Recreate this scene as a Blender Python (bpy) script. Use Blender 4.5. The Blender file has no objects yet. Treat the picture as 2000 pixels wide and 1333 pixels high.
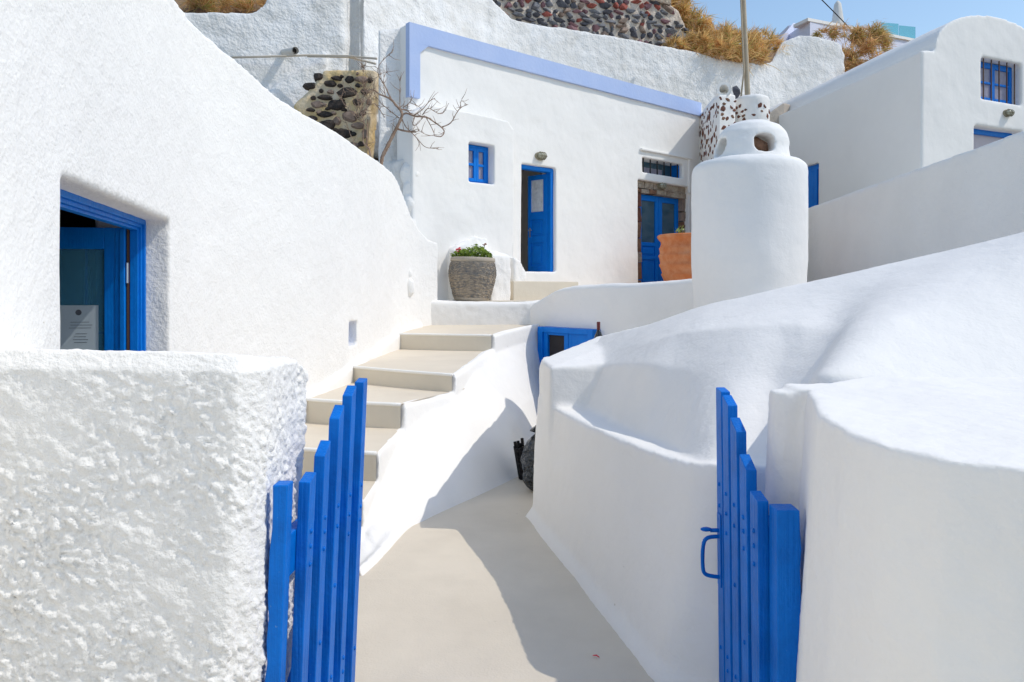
import bpy, bmesh, math, random
from mathutils import Vector, Matrix, noise

R = math.radians
SC = bpy.context.scene
COL = SC.collection
rnd = random.Random(7)

# ------------------------------------------------------------------ camera
F = 1450.0            # focal length in photo pixels (2000 wide)
CX, HY, EYE = 1000.0, 570.0, 1.55
cd = bpy.data.cameras.new('camera'); cam = bpy.data.objects.new('camera', cd); COL.objects.link(cam)
cam.location = (0, 0, EYE); cam.rotation_euler = (R(90), 0, 0)
cd.sensor_width = 36; cd.lens = F / 2000 * 36
cd.shift_y = -(666.5 - HY) / 2000
cd.clip_start = 0.05; cd.clip_end = 3000
SC.camera = cam

# ------------------------------------------------------------------ world, sun, exposure
SUN = Vector((0.80, -0.11, 1.0)).normalized()      # towards the sun
elev = math.asin(SUN.z)
w = bpy.data.worlds.new('World'); SC.world = w; w.use_nodes = True
nt = w.node_tree; nt.nodes.clear()
sky = nt.nodes.new('ShaderNodeTexSky'); sky.sky_type = 'NISHITA'; sky.sun_disc = False
sky.sun_elevation = elev; sky.sun_rotation = math.atan2(SUN.x, SUN.y)
sky.altitude = 200; sky.air_density = 1.45; sky.dust_density = 1.0; sky.ozone_density = 3.4
bg = nt.nodes.new('ShaderNodeBackground'); bg.inputs['Strength'].default_value = 0.15
wo = nt.nodes.new('ShaderNodeOutputWorld')
nt.links.new(sky.outputs[0], bg.inputs[0]); nt.links.new(bg.outputs[0], wo.inputs[0])
sd = bpy.data.lights.new('sun', 'SUN'); sd.energy = 2.0; sd.angle = R(0.5); sd.color = (1.0, 0.945, 0.86)
so = bpy.data.objects.new('sun', sd); COL.objects.link(so)
so.rotation_euler = SUN.to_track_quat('Z', 'Y').to_euler(); so.location = (6, -2, 12)
vs = SC.view_settings
vs.view_transform = 'Standard'; vs.look = 'None'; vs.gamma = 1.0; vs.use_curve_mapping = False
vs.exposure = 0.16
SC.cycles.diffuse_bounces = 9
SC.cycles.max_bounces = 12

# ------------------------------------------------------------------ helpers
def P(px, py, Y):
    """point in the place seen at photo pixel px, py at the depth Y"""
    return Vector(((px - CX) / F * Y, Y, EYE - (py - HY) / F * Y))

def mat(name, col, rough=0.6, bumps=(), tint=0.0, tint_scale=2.0, tint_col=None, spec=0.3, speck=None, metallic=0.0):
    m = bpy.data.materials.new(name); m.use_nodes = True
    n = m.node_tree; b = n.nodes['Principled BSDF']
    b.inputs['Base Color'].default_value = (*col, 1); b.inputs['Roughness'].default_value = rough
    b.inputs['Specular IOR Level'].default_value = spec; b.inputs['Metallic'].default_value = metallic
    geo = n.nodes.new('ShaderNodeNewGeometry')
    last = None
    if tint:
        tx = n.nodes.new('ShaderNodeTexNoise'); tx.inputs['Scale'].default_value = tint_scale; tx.inputs['Detail'].default_value = 6
        tx.inputs['Roughness'].default_value = 0.62
        n.links.new(geo.outputs['Position'], tx.inputs['Vector'])
        rp = n.nodes.new('ShaderNodeValToRGB')
        a = tint_col if tint_col else tuple(c * (1 - tint) for c in col)
        rp.color_ramp.elements[0].position = 0.34; rp.color_ramp.elements[0].color = (*a, 1)
        rp.color_ramp.elements[1].position = 0.62; rp.color_ramp.elements[1].color = (*col, 1)
        n.links.new(tx.outputs['Fac'], rp.inputs[0]); last = rp.outputs[0]
        if speck:
            vx = n.nodes.new('ShaderNodeTexNoise'); vx.inputs['Scale'].default_value = speck[0]; vx.inputs['Detail'].default_value = 3
            n.links.new(geo.outputs['Position'], vx.inputs['Vector'])
            r2 = n.nodes.new('ShaderNodeValToRGB')
            r2.color_ramp.elements[0].position = speck[1]; r2.color_ramp.elements[0].color = (0, 0, 0, 1)
            r2.color_ramp.elements[1].position = speck[1] + 0.05; r2.color_ramp.elements[1].color = (1, 1, 1, 1)
            n.links.new(vx.outputs['Fac'], r2.inputs[0])
            mx = n.nodes.new('ShaderNodeMix'); mx.data_type = 'RGBA'
            n.links.new(r2.outputs[0], mx.inputs['Factor'])
            n.links.new(last, mx.inputs['A']); mx.inputs['B'].default_value = (*speck[2], 1)
            last = mx.outputs['Result']
        n.links.new(last, b.inputs['Base Color'])
    prev = None
    for (sc, dist, det) in bumps:
        tx = n.nodes.new('ShaderNodeTexNoise'); tx.inputs['Scale'].default_value = sc; tx.inputs['Detail'].default_value = det
        n.links.new(geo.outputs['Position'], tx.inputs['Vector'])
        bp = n.nodes.new('ShaderNodeBump'); bp.inputs['Distance'].default_value = dist; bp.inputs['Strength'].default_value = 1.0
        n.links.new(tx.outputs['Fac'], bp.inputs['Height'])
        if prev: n.links.new(prev, bp.inputs['Normal'])
        prev = bp.outputs[0]
    if prev: n.links.new(prev, b.inputs['Normal'])
    return m

WH = (0.89, 0.865, 0.82)
M = {}
M['rough'] = mat('rough_whitewash', WH, 0.9, [(45, .006, 4), (140, .003, 4)], .04, 5, None, .15, (55, .76, (.66, .61, .53)))
M['stucco'] = mat('stucco_whitewash', WH, 0.9, [(11, .010, 4), (55, .0055, 4)], .035, 1.4, None, .15, (38, .735, (.62, .58, .50)))
M['smooth'] = mat('smooth_whitewash', WH, 0.85, [(3, .020, 4), (17, .002, 3), (70, .0018, 4)], .045, 1.1, None, .15, (22, .76, (.60, .57, .5)))
M['facade'] = mat('facade_whitewash', WH, 0.85, [(1.6, .03, 3), (45, .002, 4)], .035, .8, None, .15)
M['oldwall'] = mat('old_whitewash', (.83, .82, .80), 0.9, [(5, .05, 4), (22, .02, 5)], .07, 1.5, (.72, .70, .66), .15)
M['beige'] = mat('beige_floor_paint', (.72, .635, .51), 0.6, [(2.5, .012, 4), (90, .0015, 3)], .05, 1.6, (.655, .575, .46), .3, (9, .745, (.60, .52, .41)))
M['riser'] = mat('shaded_riser_beige', (.68, .615, .50), 0.65, [(3, .015, 4), (90, .001, 3)], .05, 2, None, .3)  # tread beige made darker, as the risers lie in shade
M['nosing'] = mat('white_edge_paint', (.86, .84, .79), 0.7, [(30, .004, 3)])
M['blue'] = mat('blue_gloss_paint', (.0, .185, .66), 0.45, [(14, .004, 3), (120, .0006, 3)], .12, 6, (.0, .16, .60), .2)
M['bluegate'] = mat('blue_gate_paint', (.0, .165, .63), 0.42, [(10, .004, 3), (90, .0015, 4)], .2, 7, (.0, .125, .50), .2, (85, .735, (.10, .26, .55)))
M['band'] = mat('periwinkle_paint', (.42, .53, .79), 0.8, [(20, .004, 4)], .06, 2, (.46, .56, .80), .2)
M['glass'] = mat('window_glass', (.05, .11, .15), 0.04, spec=0.6)
M['doorglass'] = mat('door_glass', (.11, .34, .48), 0.03, spec=0.6)
def see_through(m, f, c):
    n = m.node_tree; b = n.nodes['Principled BSDF']; t = n.nodes.new('ShaderNodeBsdfTransparent'); t.inputs[0].default_value = (*c, 1)
    mx = n.nodes.new('ShaderNodeMixShader'); mx.inputs[0].default_value = f
    n.links.new(b.outputs[0], mx.inputs[1]); n.links.new(t.outputs[0], mx.inputs[2]); n.links.new(mx.outputs[0], n.nodes['Material Output'].inputs[0])
see_through(M['doorglass'], .55, (.55, .8, .95))
M['curtain_and_reflection'] = mat('lilac_curtain', (.33, .31, .39), 0.35, [(18, .01, 2)], .15, 9)
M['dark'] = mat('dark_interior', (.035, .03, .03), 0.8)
M['room'] = mat('room_plaster', (.58, .52, .54), 0.9)
M['wood'] = mat('brown_wood', (.10, .055, .035), 0.6, [(30, .002, 3)])
M['steel'] = mat('steel', (.55, .56, .58), 0.3, metallic=0.9)
M['bar'] = mat('black_iron', (.02, .02, .022), 0.5)
M['terra'] = mat('terracotta', (.58, .185, .066), 0.8, [(40, .004, 4)], .2, 5, (.66, .29, .14), .2)
M['slate'] = mat('slate_chip', (.30, .26, .21), 0.75, [(60, .003, 3)], .5, 14, (.16, .165, .17), .3)
M['slate2'] = mat('tan_slate_chip', (.48, .39, .29), 0.75, [(60, .003, 3)], .3, 14)
M['potc'] = mat('pot_concrete', (.46, .40, .32), 0.85, [(60, .003, 3)], .15, 8)
M['soil'] = mat('soil', (.06, .045, .03), 0.95)
M['leaf'] = mat('geranium_leaf', (.27, .38, .06), 0.5, tint=.5, tint_scale=9)
M['petal'] = mat('geranium_petal', (.75, .06, .10), 0.5)
M['bud'] = mat('dry_bud', (.30, .13, .06), 0.7)
M['mortar'] = mat('pale_mortar', (.60, .50, .40), 0.95, [(14, .05, 5)], .25, 4, (.70, .62, .54), .1)
M['tanmortar'] = mat('tan_mortar', (.68, .50, .25), 0.95, [(10, .04, 5)], .25, 2.5, (.72, .62, .48), .1)
M['limestone'] = mat('lintel_stone', (.47, .40, .31), 0.95, [(16, .05, 5)], .35, 7, (.32, .24, .18), .1)
STONES = [mat('grey_stone', (.20, .20, .215), 0.85, [(18, .02, 4)], .3, 8),
          mat('charcoal_stone', (.10, .10, .115), 0.85, [(18, .02, 4)], .3, 8),
          mat('plum_stone', (.26, .14, .15), 0.85, [(18, .02, 4)], .3, 8),
          mat('red_stone', (.36, .10, .075), 0.85, [(18, .02, 4)], .3, 8),
          mat('brown_stone', (.32, .235, .185), 0.85, [(18, .02, 4)], .3, 8)]
M['lava'] = mat('black_lava', (.045, .04, .038), 0.9, [(14, .06, 5)], .5, 6, (.10, .075, .06), .2)
M['redchip'] = mat('red_lava_chip', (.20, .075, .048), 0.9, [(20, .02, 4)], .4, 9, (.11, .05, .035))
M['brownchip'] = mat('brown_lava_chip', (.26, .14, .085), 0.9, [(20, .02, 4)], .4, 9)
M['greychip'] = mat('grey_pebble', (.26, .25, .23), 0.8)
M['pole'] = mat('pole_paint', (.50, .41, .29), 0.6, [(30, .004, 3)], .15, 3)
M['pvc'] = mat('pvc_pipe', (.66, .63, .57), 0.5)
M['hose'] = mat('cream_hose', (.62, .53, .42), 0.5)
M['bark'] = mat('bare_bark', (.40, .285, .21), 0.9, [(60, .010, 4)], .35, 12, (.24, .15, .10))
M['gold'] = mat('dry_gold_grass', (.95, .66, .28), 0.85, tint=.35, tint_scale=3)
M['rust'] = mat('dry_rust_twig', (.82, .51, .25), 0.85, tint=.35, tint_scale=3)
M['olive'] = mat('olive_twig', (.50, .43, .13), 0.85, tint=.35, tint_scale=3)
M['earth'] = mat('dry_earth', (.30, .20, .12), 0.95, [(3, .2, 5)], .4, 1.5, (.20, .125, .075), .1)
M['paving'] = mat('village_ground', (.30, .285, .26), 0.9, [(1, .05, 3)], .15, .3)
M['bag'] = mat('black_plastic', (.035, .04, .044), 0.25, [(16, .12, 3)], spec=0.8)
M['blackthing'] = mat('charred_black', (.012, .010, .010), 0.7, [(40, .03, 4)])
M['bottle'] = mat('bottle_glass', (.012, .012, .012), 0.1, spec=0.6)
M['capsule'] = mat('red_bottle_capsule', (.12, .02, .02), 0.4)
M['paper'] = mat('paper', (.46, .54, .59), 0.7)
M['ink'] = mat('ink', (.10, .11, .13), 0.7)
M['lampm'] = mat('lamp_cast_metal', (.30, .27, .19), 0.5, [(50, .004, 3)], .3, 20)
M['lampg'] = mat('lamp_glass', (.42, .42, .33), 0.2, spec=0.5)
M['canvas'] = mat('cream_canvas', (.70, .68, .63), 0.85, [(20, .01, 3)])
M['teal'] = mat('teal_glass', (.12, .42, .46), 0.1, spec=0.5)
see_through(M['teal'], .55, (.72, .95, .98))
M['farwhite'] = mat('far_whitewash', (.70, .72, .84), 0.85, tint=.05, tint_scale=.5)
M['tanplaster'] = mat('tan_plaster', (.58, .50, .41), 0.9, [(12, .02, 4)], .15, 2)

def thin_leaf(m, f):
    n = m.node_tree; b = n.nodes['Principled BSDF']; out = n.nodes['Material Output']
    t = n.nodes.new('ShaderNodeBsdfTranslucent'); mx = n.nodes.new('ShaderNodeMixShader'); mx.inputs[0].default_value = f
    src = b.inputs['Base Color'].links
    if src: n.links.new(src[0].from_socket, t.inputs[0])
    else: t.inputs[0].default_value = b.inputs['Base Color'].default_value
    n.links.new(b.outputs[0], mx.inputs[1]); n.links.new(t.outputs[0], mx.inputs[2]); n.links.new(mx.outputs[0], out.inputs[0])
for k_ in ('gold', 'rust', 'olive', 'leaf'): thin_leaf(M[k_], .5)

def grain(m, k=.0016):
    n = m.node_tree; b = n.nodes['Principled BSDF']; g = n.nodes.new('ShaderNodeNewGeometry'); mp = n.nodes.new('ShaderNodeMapping')
    mp.inputs['Scale'].default_value = (130, 130, 3.5); t = n.nodes.new('ShaderNodeTexNoise'); t.inputs['Scale'].default_value = 1.0; t.inputs['Detail'].default_value = 4
    n.links.new(g.outputs['Position'], mp.inputs['Vector']); n.links.new(mp.outputs[0], t.inputs['Vector'])
    bp = n.nodes.new('ShaderNodeBump'); bp.inputs['Distance'].default_value = k; n.links.new(t.outputs['Fac'], bp.inputs['Height'])
    old = b.inputs['Normal'].links
    if old: n.links.new(old[0].from_socket, bp.inputs['Normal'])
    n.links.new(bp.outputs[0], b.inputs['Normal'])
    rr = n.nodes.new('ShaderNodeMapRange'); rr.inputs['To Min'].default_value = .30; rr.inputs['To Max'].default_value = .62
    n.links.new(t.outputs['Fac'], rr.inputs['Value']); n.links.new(rr.outputs[0], b.inputs['Roughness'])
grain(M['bluegate'], .0028); grain(M['blue'], .0015)

def linkobj(name, me, parent=None):
    o = bpy.data.objects.new(name, me); COL.objects.link(o)
    if parent is not None: o.parent = parent
    return o

def tag(o, label=None, cat=None, group=None, kind=None):
    if label: o['label'] = label
    if cat: o['category'] = cat
    if group: o['group'] = group
    if kind: o['kind'] = kind
    return o

def thing(name, label, cat, loc=(0, 0, 0), group=None):
    o = bpy.data.objects.new(name, None); COL.objects.link(o); o.location = loc
    o.empty_display_size = 0.2
    return tag(o, label, cat, group)

def rootloc(o):
    v = Vector((0, 0, 0))
    while o is not None:
        v = v + o.location; o = o.parent
    return v

class MB:
    """collects faces in world coordinates; build() links them as one mesh object"""
    def __init__(s): s.v = []; s.f = []; s.mi = []
    def add(s, pts, faces, mi=0):
        k = len(s.v); s.v += [tuple(p) for p in pts]
        s.f += [tuple(i + k for i in f) for f in faces]; s.mi += [mi] * len(faces)
        return s
    def box8(s, p, mi=0):
        return s.add(p, [(0, 3, 2, 1), (4, 5, 6, 7), (0, 1, 5, 4), (1, 2, 6, 5), (2, 3, 7, 6), (3, 0, 4, 7)], mi)
    def box(s, x0, x1, y0, y1, z0, z1, mi=0):
        return s.box8([(x0, y0, z0), (x1, y0, z0), (x1, y1, z0), (x0, y1, z0), (x0, y0, z1), (x1, y0, z1), (x1, y1, z1), (x0, y1, z1)], mi)
    def pbox(s, pl, s0, s1, d0, d1, z0, z1, mi=0):
        q = [(s0, d1), (s1, d1), (s1, d0), (s0, d0)]
        return s.box8([pl.pt(a, b, z0) for a, b in q] + [pl.pt(a, b, z1) for a, b in q], mi)
    def prism(s, bottom, top, mi=0):
        n = len(bottom)
        fs = [tuple(range(n))[::-1], tuple(range(n, 2 * n))] + [(i, (i + 1) % n, n + (i + 1) % n, n + i) for i in range(n)]
        return s.add(list(bottom) + list(top), fs, mi)
    def tube(s, pts, rad, n=8, mi=0, cap=True):
        pts = [Vector(p) for p in pts]
        if not hasattr(rad, '__len__'): rad = [rad] * len(pts)
        V = []; up = Vector((0.13, 0.21, 1)).normalized()
        for i, p in enumerate(pts):
            d = (pts[min(i + 1, len(pts) - 1)] - pts[max(i - 1, 0)]).normalized()
            a = d.cross(up)
            if a.length < 1e-3: a = d.cross(Vector((1, 0, 0)))
            a.normalize(); b = d.cross(a)
            for k in range(n):
                t = 2 * math.pi * k / n
                V.append(p + (a * math.cos(t) + b * math.sin(t)) * rad[i])
        fs = []
        for i in range(len(pts) - 1):
            for k in range(n):
                fs.append((i * n + k, (i + 1) * n + k, (i + 1) * n + (k + 1) % n, i * n + (k + 1) % n))
        if cap:
            fs.append(tuple(range(n))); fs.append(tuple(range((len(pts) - 1) * n, len(pts) * n))[::-1])
        return s.add(V, fs, mi)
    def lathe(s, c, prof, n=32, mi=0, wob=None):
        V = []
        for j, (r, z) in enumerate(prof):
            for k in range(n):
                t = 2 * math.pi * k / n
                rr = r * (1 + (wob(t, z) if wob else 0))
                V.append((c[0] + rr * math.cos(t), c[1] + rr * math.sin(t), c[2] + z))
        fs = []
        for j in range(len(prof) - 1):
            for k in range(n):
                fs.append((j * n + k, j * n + (k + 1) % n, (j + 1) * n + (k + 1) % n, (j + 1) * n + k))
        fs.append(tuple(range(n))[::-1]); m = len(prof) - 1
        fs.append(tuple(range(m * n, m * n + n)))
        return s.add(V, fs, mi)
    def hull(s, pts, mi=0):
        bm = bmesh.new()
        for p in pts: bm.verts.new(p)
        r = bmesh.ops.convex_hull(bm, input=list(bm.verts))
        loose = [v for v in bm.verts if not v.link_faces]
        for v in loose: bm.verts.remove(v)
        bm.normal_update(); bm.verts.index_update(); bm.verts.ensure_lookup_table()
        s.add([v.co.copy() for v in bm.verts], [tuple(v.index for v in f.verts) for f in bm.faces], mi)
        bm.free(); return s
    def ico(s, c, r, sub=2, sq=(1, 1, 1), mi=0):
        bm = bmesh.new(); bmesh.ops.create_icosphere(bm, subdivisions=sub, radius=1)
        s.add([(c[0] + v.co.x * r * sq[0], c[1] + v.co.y * r * sq[1], c[2] + v.co.z * r * sq[2]) for v in bm.verts],
              [tuple(v.index for v in f.verts) for f in bm.faces], mi)
        bm.free(); return s
    def loft(s, cols, nsub=6, mi=0, caps=True):
        """closed loops joined along a Catmull-Rom run"""
        cols = [[Vector(p) for p in c] for c in cols]; L = []
        n = len(cols)
        for i in range(n - 1):
            for q in range(nsub):
                t = q / nsub
                p0, p1, p2, p3 = cols[max(i - 1, 0)], cols[i], cols[i + 1], cols[min(i + 2, n - 1)]
                L.append([0.5 * ((2 * b) + (c - a) * t + (2 * a - 5 * b + 4 * c - d) * t * t + (3 * b - a - 3 * c + d) * t ** 3)
                          for a, b, c, d in zip(p0, p1, p2, p3)])
        L.append(cols[-1]); k = len(cols[0]); V = [p for l in L for p in l]; fs = []
        for i in range(len(L) - 1):
            for j in range(k):
                fs.append((i * k + j, i * k + (j + 1) % k, (i + 1) * k + (j + 1) % k, (i + 1) * k + j))
        if caps:
            fs.append(tuple(range(k))[::-1]); m = len(L) - 1; fs.append(tuple(range(m * k, m * k + k)))
        return s.add(V, fs, mi)
    def slab(s, cols, off, z0, mi=0):
        """wall from columns (px, top py, Y), thickness vector off, down to z0"""
        A = [P(*c) for c in cols]; n = len(A); V = []; o = Vector((off[0], off[1], 0))
        for a in A:
            b = Vector((a.x, a.y, z0)); V += [b, a, a + o, b + o]
        fs = [(0, 1, 2, 3)[::-1], tuple(4 * (n - 1) + i for i in range(4))]
        for i in range(n - 1):
            for j in range(4):
                fs.append((4 * i + j, 4 * i + (j + 1) % 4, 4 * (i + 1) + (j + 1) % 4, 4 * (i + 1) + j))
        return s.add(V, fs, mi)
    def pwall(s, pl, ss, zs, top, thick, holes=(), mi=0):
        """wall along pl with openings (s0, s1, z0, z1); top(s) is its upper edge"""
        ss = sorted(set([round(x, 4) for x in ss] + [round(h[i], 4) for h in holes for i in (0, 1)]))
        zs = sorted(set([round(x, 4) for x in zs] + [round(h[i], 4) for h in holes for i in (2, 3)]))
        ns, nz = len(ss), len(zs) + 1
        V = []
        for d in (0, -thick):
            for x in ss:
                for j in range(nz):
                    V.append(pl.pt(x, d, zs[j] if j < nz - 1 else top(x)))
        I = lambda i, j, b: b * ns * nz + i * nz + j
        def solid(i, j):
            if i < 0 or j < 0 or i >= ns - 1 or j >= nz - 1: return False
            cs = (ss[i] + ss[i + 1]) / 2
            cz = (zs[j] + (zs[j + 1] if j + 1 < nz - 1 else zs[j] + .02)) / 2
            return not any(h[0] < cs < h[1] and h[2] < cz < h[3] for h in holes)
        fs = []
        for i in range(ns - 1):
            for j in range(nz - 1):
                if not solid(i, j): continue
                a, b, c, e = (i, j), (i + 1, j), (i + 1, j + 1), (i, j + 1)
                fs.append(tuple(I(*q, 0) for q in (a, b, c, e))); fs.append(tuple(I(*q, 1) for q in (e, c, b, a)))
                for (p, q, ni, nj) in ((a, b, i, j - 1), (b, c, i + 1, j), (c, e, i, j + 1), (e, a, i - 1, j)):
                    if not solid(ni, nj): fs.append((I(*q, 0), I(*p, 0), I(*p, 1), I(*q, 1)))
        return s.add(V, fs, mi)
    def build(s, name, mats, parent=None, smooth=False, bevel=0, kind=None, at=None):
        me = bpy.data.meshes.new(name)
        base = rootloc(parent) if parent is not None else Vector((0, 0, 0))
        o0 = Vector(at) - base if at is not None else Vector((0, 0, 0))
        sh = base + o0
        me.from_pydata([(x - sh.x, y - sh.y, z - sh.z) for x, y, z in s.v], [], s.f)
        if not isinstance(mats, (list, tuple)): mats = [mats]
        for m in mats: me.materials.append(m)
        if len(mats) > 1: me.polygons.foreach_set('material_index', s.mi)
        bm = bmesh.new(); bm.from_mesh(me)
        loose = [v for v in bm.verts if not v.link_faces]
        bmesh.ops.delete(bm, geom=loose, context='VERTS')
        bmesh.ops.recalc_face_normals(bm, faces=bm.faces)
        bm.to_mesh(me); bm.free()
        if smooth: me.polygons.foreach_set('use_smooth', [True] * len(me.polygons))
        me.update()
        o = linkobj(name, me, parent); o.location = o0
        if bevel:
            b = o.modifiers.new('bevel', 'BEVEL'); b.width = bevel; b.segments = 2; b.limit_method = 'ANGLE'; b.angle_limit = R(40)
            bake(o)
        if kind: o['kind'] = kind
        return o

def bake(o):
    dg = bpy.context.evaluated_depsgraph_get()
    me = bpy.data.meshes.new_from_object(o.evaluated_get(dg)); n = o.data.name
    o.modifiers.clear(); old = o.data; o.data = me; bpy.data.meshes.remove(old); me.name = n

TEX = {}
def clouds(scale, depth=3):
    k = (scale, depth)
    if k not in TEX:
        t = bpy.data.textures.new('clouds', 'CLOUDS'); t.noise_scale = scale; t.noise_depth = depth; TEX[k] = t
    return TEX[k]

def plaster(o, voxel=.03, smooth=4, disp=((.5, .015),), cuts=()):
    """hand-plastered finish: fuse, round off and dent a rough solid"""
    tmp = []
    for c in cuts:
        bmod = o.modifiers.new('cut', 'BOOLEAN'); bmod.operation = 'DIFFERENCE'; bmod.object = c; bmod.solver = 'EXACT'; tmp.append(c)
    r = o.modifiers.new('remesh', 'REMESH'); r.mode = 'VOXEL'; r.voxel_size = voxel; r.use_smooth_shade = True
    s = o.modifiers.new('smooth', 'SMOOTH'); s.factor = .5; s.iterations = smooth
    for (sc, st) in disp:
        d = o.modifiers.new('dent', 'DISPLACE'); d.texture = clouds(sc); d.strength = st; d.mid_level = .5
        d.texture_coords = 'LOCAL'
    m = o.data.materials[0]
    bake(o)
    if not o.data.materials: o.data.materials.append(m)
    o.data.polygons.foreach_set('use_smooth', [True] * len(o.data.polygons))
    for c in tmp: bpy.data.objects.remove(c)
    return o

def hand_thrown(o):
    me = o.data; n = len(me.vertices); out = [0.0] * (3 * n); N = noise.noise
    for i, v in enumerate(me.vertices):
        p = v.co; x, y, z = p.x, p.y, p.z
        u = .80 * x + .45 * y - .60 * z; w = .60 * x + .30 * y + .80 * z      # trowel run, downwards to the right
        pat = min(1.3, max(.42, .85 + 1.0 * N(Vector((x * 2.1, y * 2.1, z * 2.6))) + .5 * N(Vector((x * 6, y * 6, z * 6)))))
        a = N(Vector((u * 9, y * 16, w * 17)))
        b = abs(N(Vector((u * 24, y * 38, w * 42)))); c = abs(N(Vector((u * 58 + 3, y * 76, w * 84))))
        e = N(Vector((x * 150, y * 150, z * 150)))
        h = .0055 * a + pat * (.0150 * (b - .25) + .0105 * (c - .25) + .0018 * e)
        if z > 1.33: h *= .35
        q = v.normal * h; out[3 * i] = x + q.x; out[3 * i + 1] = y + q.y; out[3 * i + 2] = z + q.z
    me.vertices.foreach_set('co', out); me.update()

class Plane:
    """upright wall plane: origin, direction t, outward normal on the camera side"""
    def __init__(s, ox, oy, tx, ty):
        l = math.hypot(tx, ty); s.o = (ox, oy); s.t = (tx / l, ty / l)
        n = (s.t[1], -s.t[0])
        if n[0] * -ox + n[1] * -oy < 0: n = (-n[0], -n[1])
        s.n = n
    def pt(s, a, d, z): return Vector((s.o[0] + s.t[0] * a + s.n[0] * d, s.o[1] + s.t[1] * a + s.n[1] * d, z))
    def s(s, px, d=0.0):
        r = (px - CX) / F; bx, by = s.o[0] + s.n[0] * d, s.o[1] + s.n[1] * d
        return (r * by - bx) / (s.t[0] - r * s.t[1])
    def z(s, px, py, d=0.0):
        a = s.s(px, d); y = s.o[1] + s.t[1] * a + s.n[1] * d
        return EYE - (py - HY) / F * y

class Curve:
    """upright wall along a plan curve; outward normal to the right of travel"""
    def __init__(s, pts):
        D = []; n = len(pts)
        for i in range(n - 1):
            for q in range(10):
                t = q / 10; a, b, c, d = [Vector(pts[min(max(i + k, 0), n - 1)]) for k in (-1, 0, 1, 2)]
                D.append(0.5 * ((2 * b) + (c - a) * t + (2 * a - 5 * b + 4 * c - d) * t * t + (3 * b - a - 3 * c + d) * t ** 3))
        D.append(Vector(pts[-1])); s.D = D; s.L = [0]
        for i in range(1, len(D)): s.L.append(s.L[-1] + (D[i] - D[i - 1]).length)
        s.len = s.L[-1]
    def base(s, a):
        a = min(max(a, 0), s.len); i = 1
        while i < len(s.L) - 1 and s.L[i] < a: i += 1
        t = (a - s.L[i - 1]) / max(1e-9, s.L[i] - s.L[i - 1]); p = s.D[i - 1].lerp(s.D[i], t)
        j0, j1 = max(i - 3, 0), min(i + 2, len(s.D) - 1)
        d = (s.D[j1] - s.D[j0]).normalized(); return p, Vector((d.y, -d.x))
    def pt(s, a, d, z):
        p, n = s.base(a); return Vector((p.x + n.x * d, p.y + n.y * d, z))
    def at(s, px):
        best = min(range(len(s.D)), key=lambda i: abs((px - CX) / F - s.D[i].x / s.D[i].y)); lo, hi = max(best - 1, 0), min(best + 1, len(s.D) - 1)
        return min((s.L[lo] + (s.L[hi] - s.L[lo]) * k / 40 for k in range(41)),
                   key=lambda a: abs((px - CX) / F - s.base(a)[0].x / s.base(a)[0].y))

def cutter(mb):
    o = mb.build('cutter', M['smooth']); return o

def stone_mesh(seed, flat=.45):
    r = random.Random(seed); mb = MB(); pts = []
    for i in range(14):
        v = Vector((r.gauss(0, 1), r.gauss(0, 1), r.gauss(0, 1))).normalized() * r.uniform(.82, 1.08)
        pts.append((v.x, v.y * flat, v.z))
    mb.hull(pts); return mb

# ================================================================== SETTING
mb = MB(); mb.add([(-600, -600, -.45), (600, -600, -.45), (600, 600, -.45), (-600, 600, -.45)], [(0, 1, 2, 3)])
tag(mb.build('ground', M['paving']), kind='structure')
mb = MB()
pathpts = [(-.95, -3), (2.0, -3), (2.0, 9.5), (-2.4, 9.5), (-2.4, 2.2), (-.95, 2.2)]
gz = lambda y: -.06 * max(0.0, y - 4.0)
V = []; ys = [-2.0, 2.2, 3, 4, 4.3, 5, 6, 7, 8, 9.5]
for y in ys: V += [(-.95 if y <= 2.2 else -2.4, y, gz(y)), (2.0, y, gz(y))]
mb.add(V, [(2 * i, 2 * i + 1, 2 * i + 3, 2 * i + 2) for i in range(len(ys) - 1)])
tag(mb.build('path', M['beige']), kind='structure')

# hillside behind the village
top = [(120, -170, 15.5), (700, -140, 16.5), (1000, -110, 20), (1300, -60, 22.6), (1345, 12, 22.8), (1400, 78, 23.4), (1490, 96, 24.5), (1600, 108, 26), (1760, 125, 28), (2100, 140, 32)]
mb = MB(); V = []; Fc = []
for i, (px, py, Y) in enumerate(top):
    lo = P(px, py + 130, Y - .8); hi = P(px, py, Y + .6); bk = hi + Vector((1.5, 9, 1.0 if px < 1350 else -1.0)); fr = Vector((lo.x * 3, lo.y + 70, 6 if px < 1350 else 2))
    V += [Vector((lo.x, lo.y, 3)), lo, hi, bk, fr]
for i in range(len(top) - 1):
    for j in range(4):
        Fc.append((i * 5 + j, (i + 1) * 5 + j, (i + 1) * 5 + j + 1, i * 5 + j + 1))
mb.add(V, Fc); o = mb.build('hillside', M['earth'], smooth=True); tag(o, kind='structure')

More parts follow.
